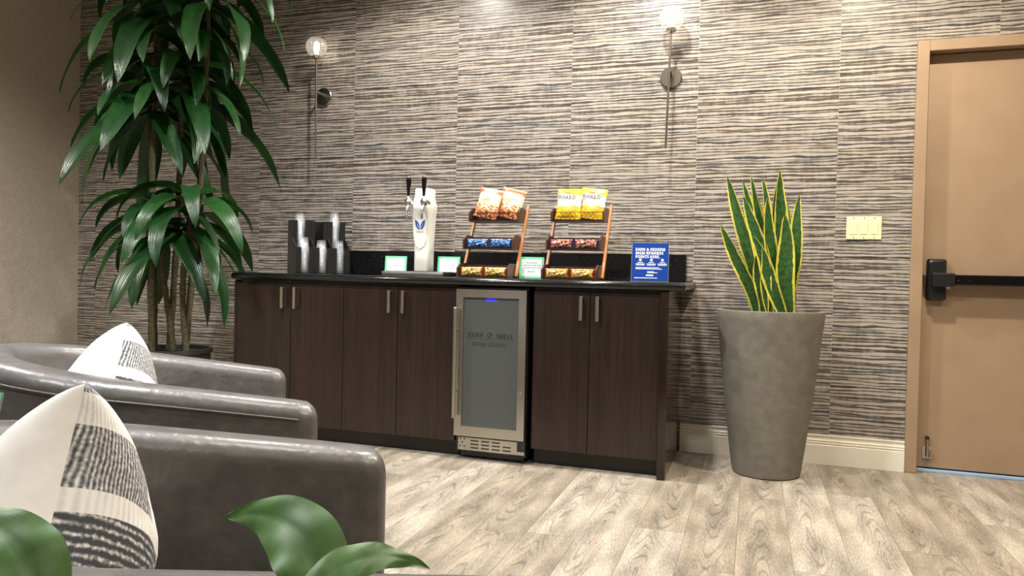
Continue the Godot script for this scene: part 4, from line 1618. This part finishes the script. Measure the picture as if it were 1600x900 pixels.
# ------------------------------------------------------------------ chairs
func tub_chair(front_near: Vector2, label: String) -> void:
	# local axes: x forward, z toward the near arm, origin on the floor at the middle of the front
	var fwd := Vector2(0.742, 0.670)
	var lat := Vector2(-0.670, 0.742)
	var half := 0.338
	var mid := front_near + lat * (half - 0.045)
	var t := thing("tub_armchair", label, "armchair", at(mid.x, 0, mid.y), atan2(fwd.y, fwd.x), "grey leather tub chairs")
	var rings := []
	var outline := []
	var straight := 0.42
	var thick := 0.118
	# centre line of the shell wall, from the near arm round the back to the far arm
	var line := []
	for k in 9:
		line.append(Vector2(-straight * k / 8.0, half))
	for k in range(1, 24):
		var a := PI * k / 24.0
		line.append(Vector2(-straight - sin(a) * 0.36, cos(a) * half))
	for k in 9:
		line.append(Vector2(-straight * (8 - k) / 8.0, -half))
	var n := line.size()
	var r := 0.030
	var stations := []
	for k in 6:      # rounded front end of the near arm
		var a := PI / 2 * k / 6.0
		stations.append([line[0] + Vector2(-r * (1.0 - cos(a)), 0), r * (1.0 - sin(a)), 0])
	for i in range(1, n - 1):
		stations.append([line[i], 0.0, i])
	for k in range(5, -1, -1):
		var a := PI / 2 * k / 6.0
		stations.append([line[n - 1] + Vector2(-r * (1.0 - cos(a)), 0), r * (1.0 - sin(a)), n - 1])
	for s in stations:
		var c: Vector2 = s[0]
		var inset: float = s[1]
		var i: int = s[2]
		var d: Vector2 = (line[mini(i + 1, n - 1)] - line[maxi(i - 1, 0)]).normalized()
		var out := Vector2(-d.y, d.x)     # points outward from the tub
		if out.dot(c - Vector2(-0.42, 0)) < 0.0:
			out = -out
		var top := 0.582 + 0.165 * -c.x - inset
		var bot := 0.105 + inset
		var hw := thick / 2 - inset
		var rr := minf(0.040, hw * 0.7)
		var ring := []
		# section: outer foot, outer top, inner top, inner foot
		ring.append([hw, bot])
		ring.append([hw, lerpf(bot, top, 0.5)])
		for k in 6:
			var a := PI / 2 * k / 5.0
			ring.append([hw - rr + cos(a) * rr, top - rr + sin(a) * rr])
		for k in 6:
			var a := PI / 2 + PI / 2 * k / 5.0
			ring.append([-hw + rr + cos(a) * rr, top - rr + sin(a) * rr])
		ring.append([-hw, lerpf(bot, top, 0.5)])
		ring.append([-hw, bot])
		var pts := []
		for q in ring:
			pts.append(Vector3(c.x + out.x * q[0], q[1], c.y + out.y * q[0]))
		rings.append(pts)
		if inset < 0.001:
			outline.append([Vector3(c.x + out.x * (hw + 0.001), top - 0.040, c.y + out.y * (hw + 0.001)), Vector3(c.x - out.x * (hw - 0.006), top - 0.006, c.y - out.y * (hw - 0.006))])
	var g := MB.new()
	g.loft(rings)
	part("shell", g.done(), M.leather, t)
	var p1 := []
	for q in outline:
		p1.append(q[0])
	g = MB.new()
	g.tube(p1, [0.0035], 8)
	part("piping", g.done(), M.piping, t)
	# seat cushion, seat deck and feet
	g = MB.new()
	var cr := []
	for s in [[0.264, 0.50, 0.49], [0.268, 0.53, 0.53], [0.285, 0.55, 0.545], [0.340, 0.55, 0.545], [0.362, 0.53, 0.53], [0.369, 0.46, 0.46]]:
		cr.append(_flat(Vector3(-0.262, s[0], 0), s[1], s[2], 0.07, 6))
	g.loft(cr)
	part("seat_cushion", g.done(), M.leather, t)
	part("seat_deck", boxmesh(Vector3(-0.30, 0.185, 0), Vector3(0.58, 0.155, 0.552), 0.01), M.leather, t)
	for x in [-0.05, -0.62]:
		for z in [-0.25, 0.25]:
			g = MB.new()
			g.lathe([Vector2(0.0, 0.0), Vector2(0.016, 0.0), Vector2(0.024, 0.106), Vector2(0.0, 0.106)], 16, Transform3D(Basis(), Vector3(x, 0, z)))
			part("leg", g.done(), M.black_metal, t)

func cushion(where: Vector3, turn: Basis, size: float, deep: float, seat: float, label: String) -> void:
	var t := thing("throw_pillow", label, "pillow", where, 0.0, "black and white woven pillows")
	t.basis = turn
	var n := 30
	var sides := []
	for s in [1.0, -1.0]:
		var rows := []
		for i in n + 1:
			var v := sin((i / float(n) * 2.0 - 1.0) * PI / 2)
			var row := []
			for j in n + 1:
				var u := sin((j / float(n) * 2.0 - 1.0) * PI / 2)
				var e := maxf((1.0 - u * u) * (1.0 - v * v), 0.0)
				var pull := 1.0 - 0.085 * (1.0 - v * v)
				var pull2 := 1.0 - 0.085 * (1.0 - u * u)
				var z: float = s * (deep / 2 * pow(e, 0.36))
				z += s * 0.006 * e * sin(u * 7.0 + v * 3.0) * sin(v * 5.0 - u * 2.0)
				# creases running in from the seam
				z -= s * 0.007 * sqrt(e) * pow(absf(sin(u * 4.3 - v * 6.1 + 0.8 * sin(v * 9.0))), 6.0) * (1.0 - e)
				var p := Vector3(u * pull * size / 2, -v * pull2 * size / 2, z)
				# the lower corner is squashed flat where it rests on the seat
				var world := where + turn * p
				if world.y < seat + 0.03:
					world.y = seat + 0.001 + 0.029 * exp((world.y - seat - 0.03) / 0.05)
					p = turn.inverse() * (world - where)
				row.append(p)
			rows.append(row)
		var g := MB.new()
		g.sheet(rows, s > 0)
		sides.append(g.done())
	part("front_cover", sides[0], M.cushion_front, t)
	part("back_cover", sides[1], M.cushion_back, t)

func make_chairs() -> void:
	tub_chair(Vector2(-1.111, 1.690), "grey leather tub armchair farther from the viewer, beside the leafy plant")
	tub_chair(Vector2(-0.262, 0.815), "grey leather tub armchair nearest the viewer, at the bottom of the picture")
	# the pillows stand on a corner against the chair backs; their woven side faces the seat front
	var yaw := atan2(0.742, -0.670)    # local z (front) along the chairs' forward direction
	for s in [[Vector2(-0.262, 0.815), 0.325, -0.528, 0.516, "woven black and white pillow on the nearest leather chair"], [Vector2(-1.111, 1.690), 0.325, -0.520, 0.510, "woven black and white pillow on the far leather chair"]]:
		var p: Vector2 = s[0] + Vector2(-0.670, 0.742) * s[1] + Vector2(0.742, 0.670) * s[2]
		cushion(at(p.x, s[3], p.y), Basis(Vector3.UP, yaw + 0.08) * Basis(Vector3.RIGHT, 0.20) * Basis(Vector3.BACK, -0.66), 0.38, 0.27, 0.370, s[4])
	# low table between the chairs with its own little sign
	var c := Vector2(-0.718, 1.330) + Vector2(-0.670, 0.742) * 0.22 + Vector2(0.742, 0.670) * -0.76
	var t := thing("drink_table", "small round drink table between the two leather chairs", "side table", at(c.x, 0, c.y))
	var g := MB.new()
	g.lathe([Vector2(0.0, 0.545), Vector2(0.140, 0.545), Vector2(0.145, 0.550), Vector2(0.145, 0.563), Vector2(0.141, 0.568), Vector2(0.0, 0.568)], 40)
	part("table_top", g.done(), M.table_top, t)
	g = MB.new()
	g.lathe([Vector2(0.0, 0.0), Vector2(0.12, 0.0), Vector2(0.12, 0.010), Vector2(0.022, 0.02), Vector2(0.018, 0.05), Vector2(0.018, 0.5445), Vector2(0.0, 0.5445)], 28)
	part("pedestal", g.done(), M.black_metal, t)
	table_sign(at(c.x, 0.5685, c.y), 0.35, 0.30, [["", 0.009, 0.066, 0.07], ["", 0.009, 0.046, 0.05]], "green-bordered sign on the table between the chairs, at the picture's left edge")

func _ready() -> void:
	rng.seed = 20240
	make_materials()
	make_camera()
	make_lights()
	make_room()
	make_counter()
	make_fridge()
	make_chairs()
	make_planter()
	make_dracaena()
	make_sconce(-2.600, 2.018, 0.010, 0.016, "chrome wall sconce with crystal globe, the one nearer the tall leafy plant")
	make_sconce(-0.452, 2.005, -0.022, 0.022, "chrome wall sconce with crystal globe, the one nearer the exit door")
	make_switch()
	make_organizer()
	make_tap()
	make_signs()
	make_snacks()
	make_pothos()
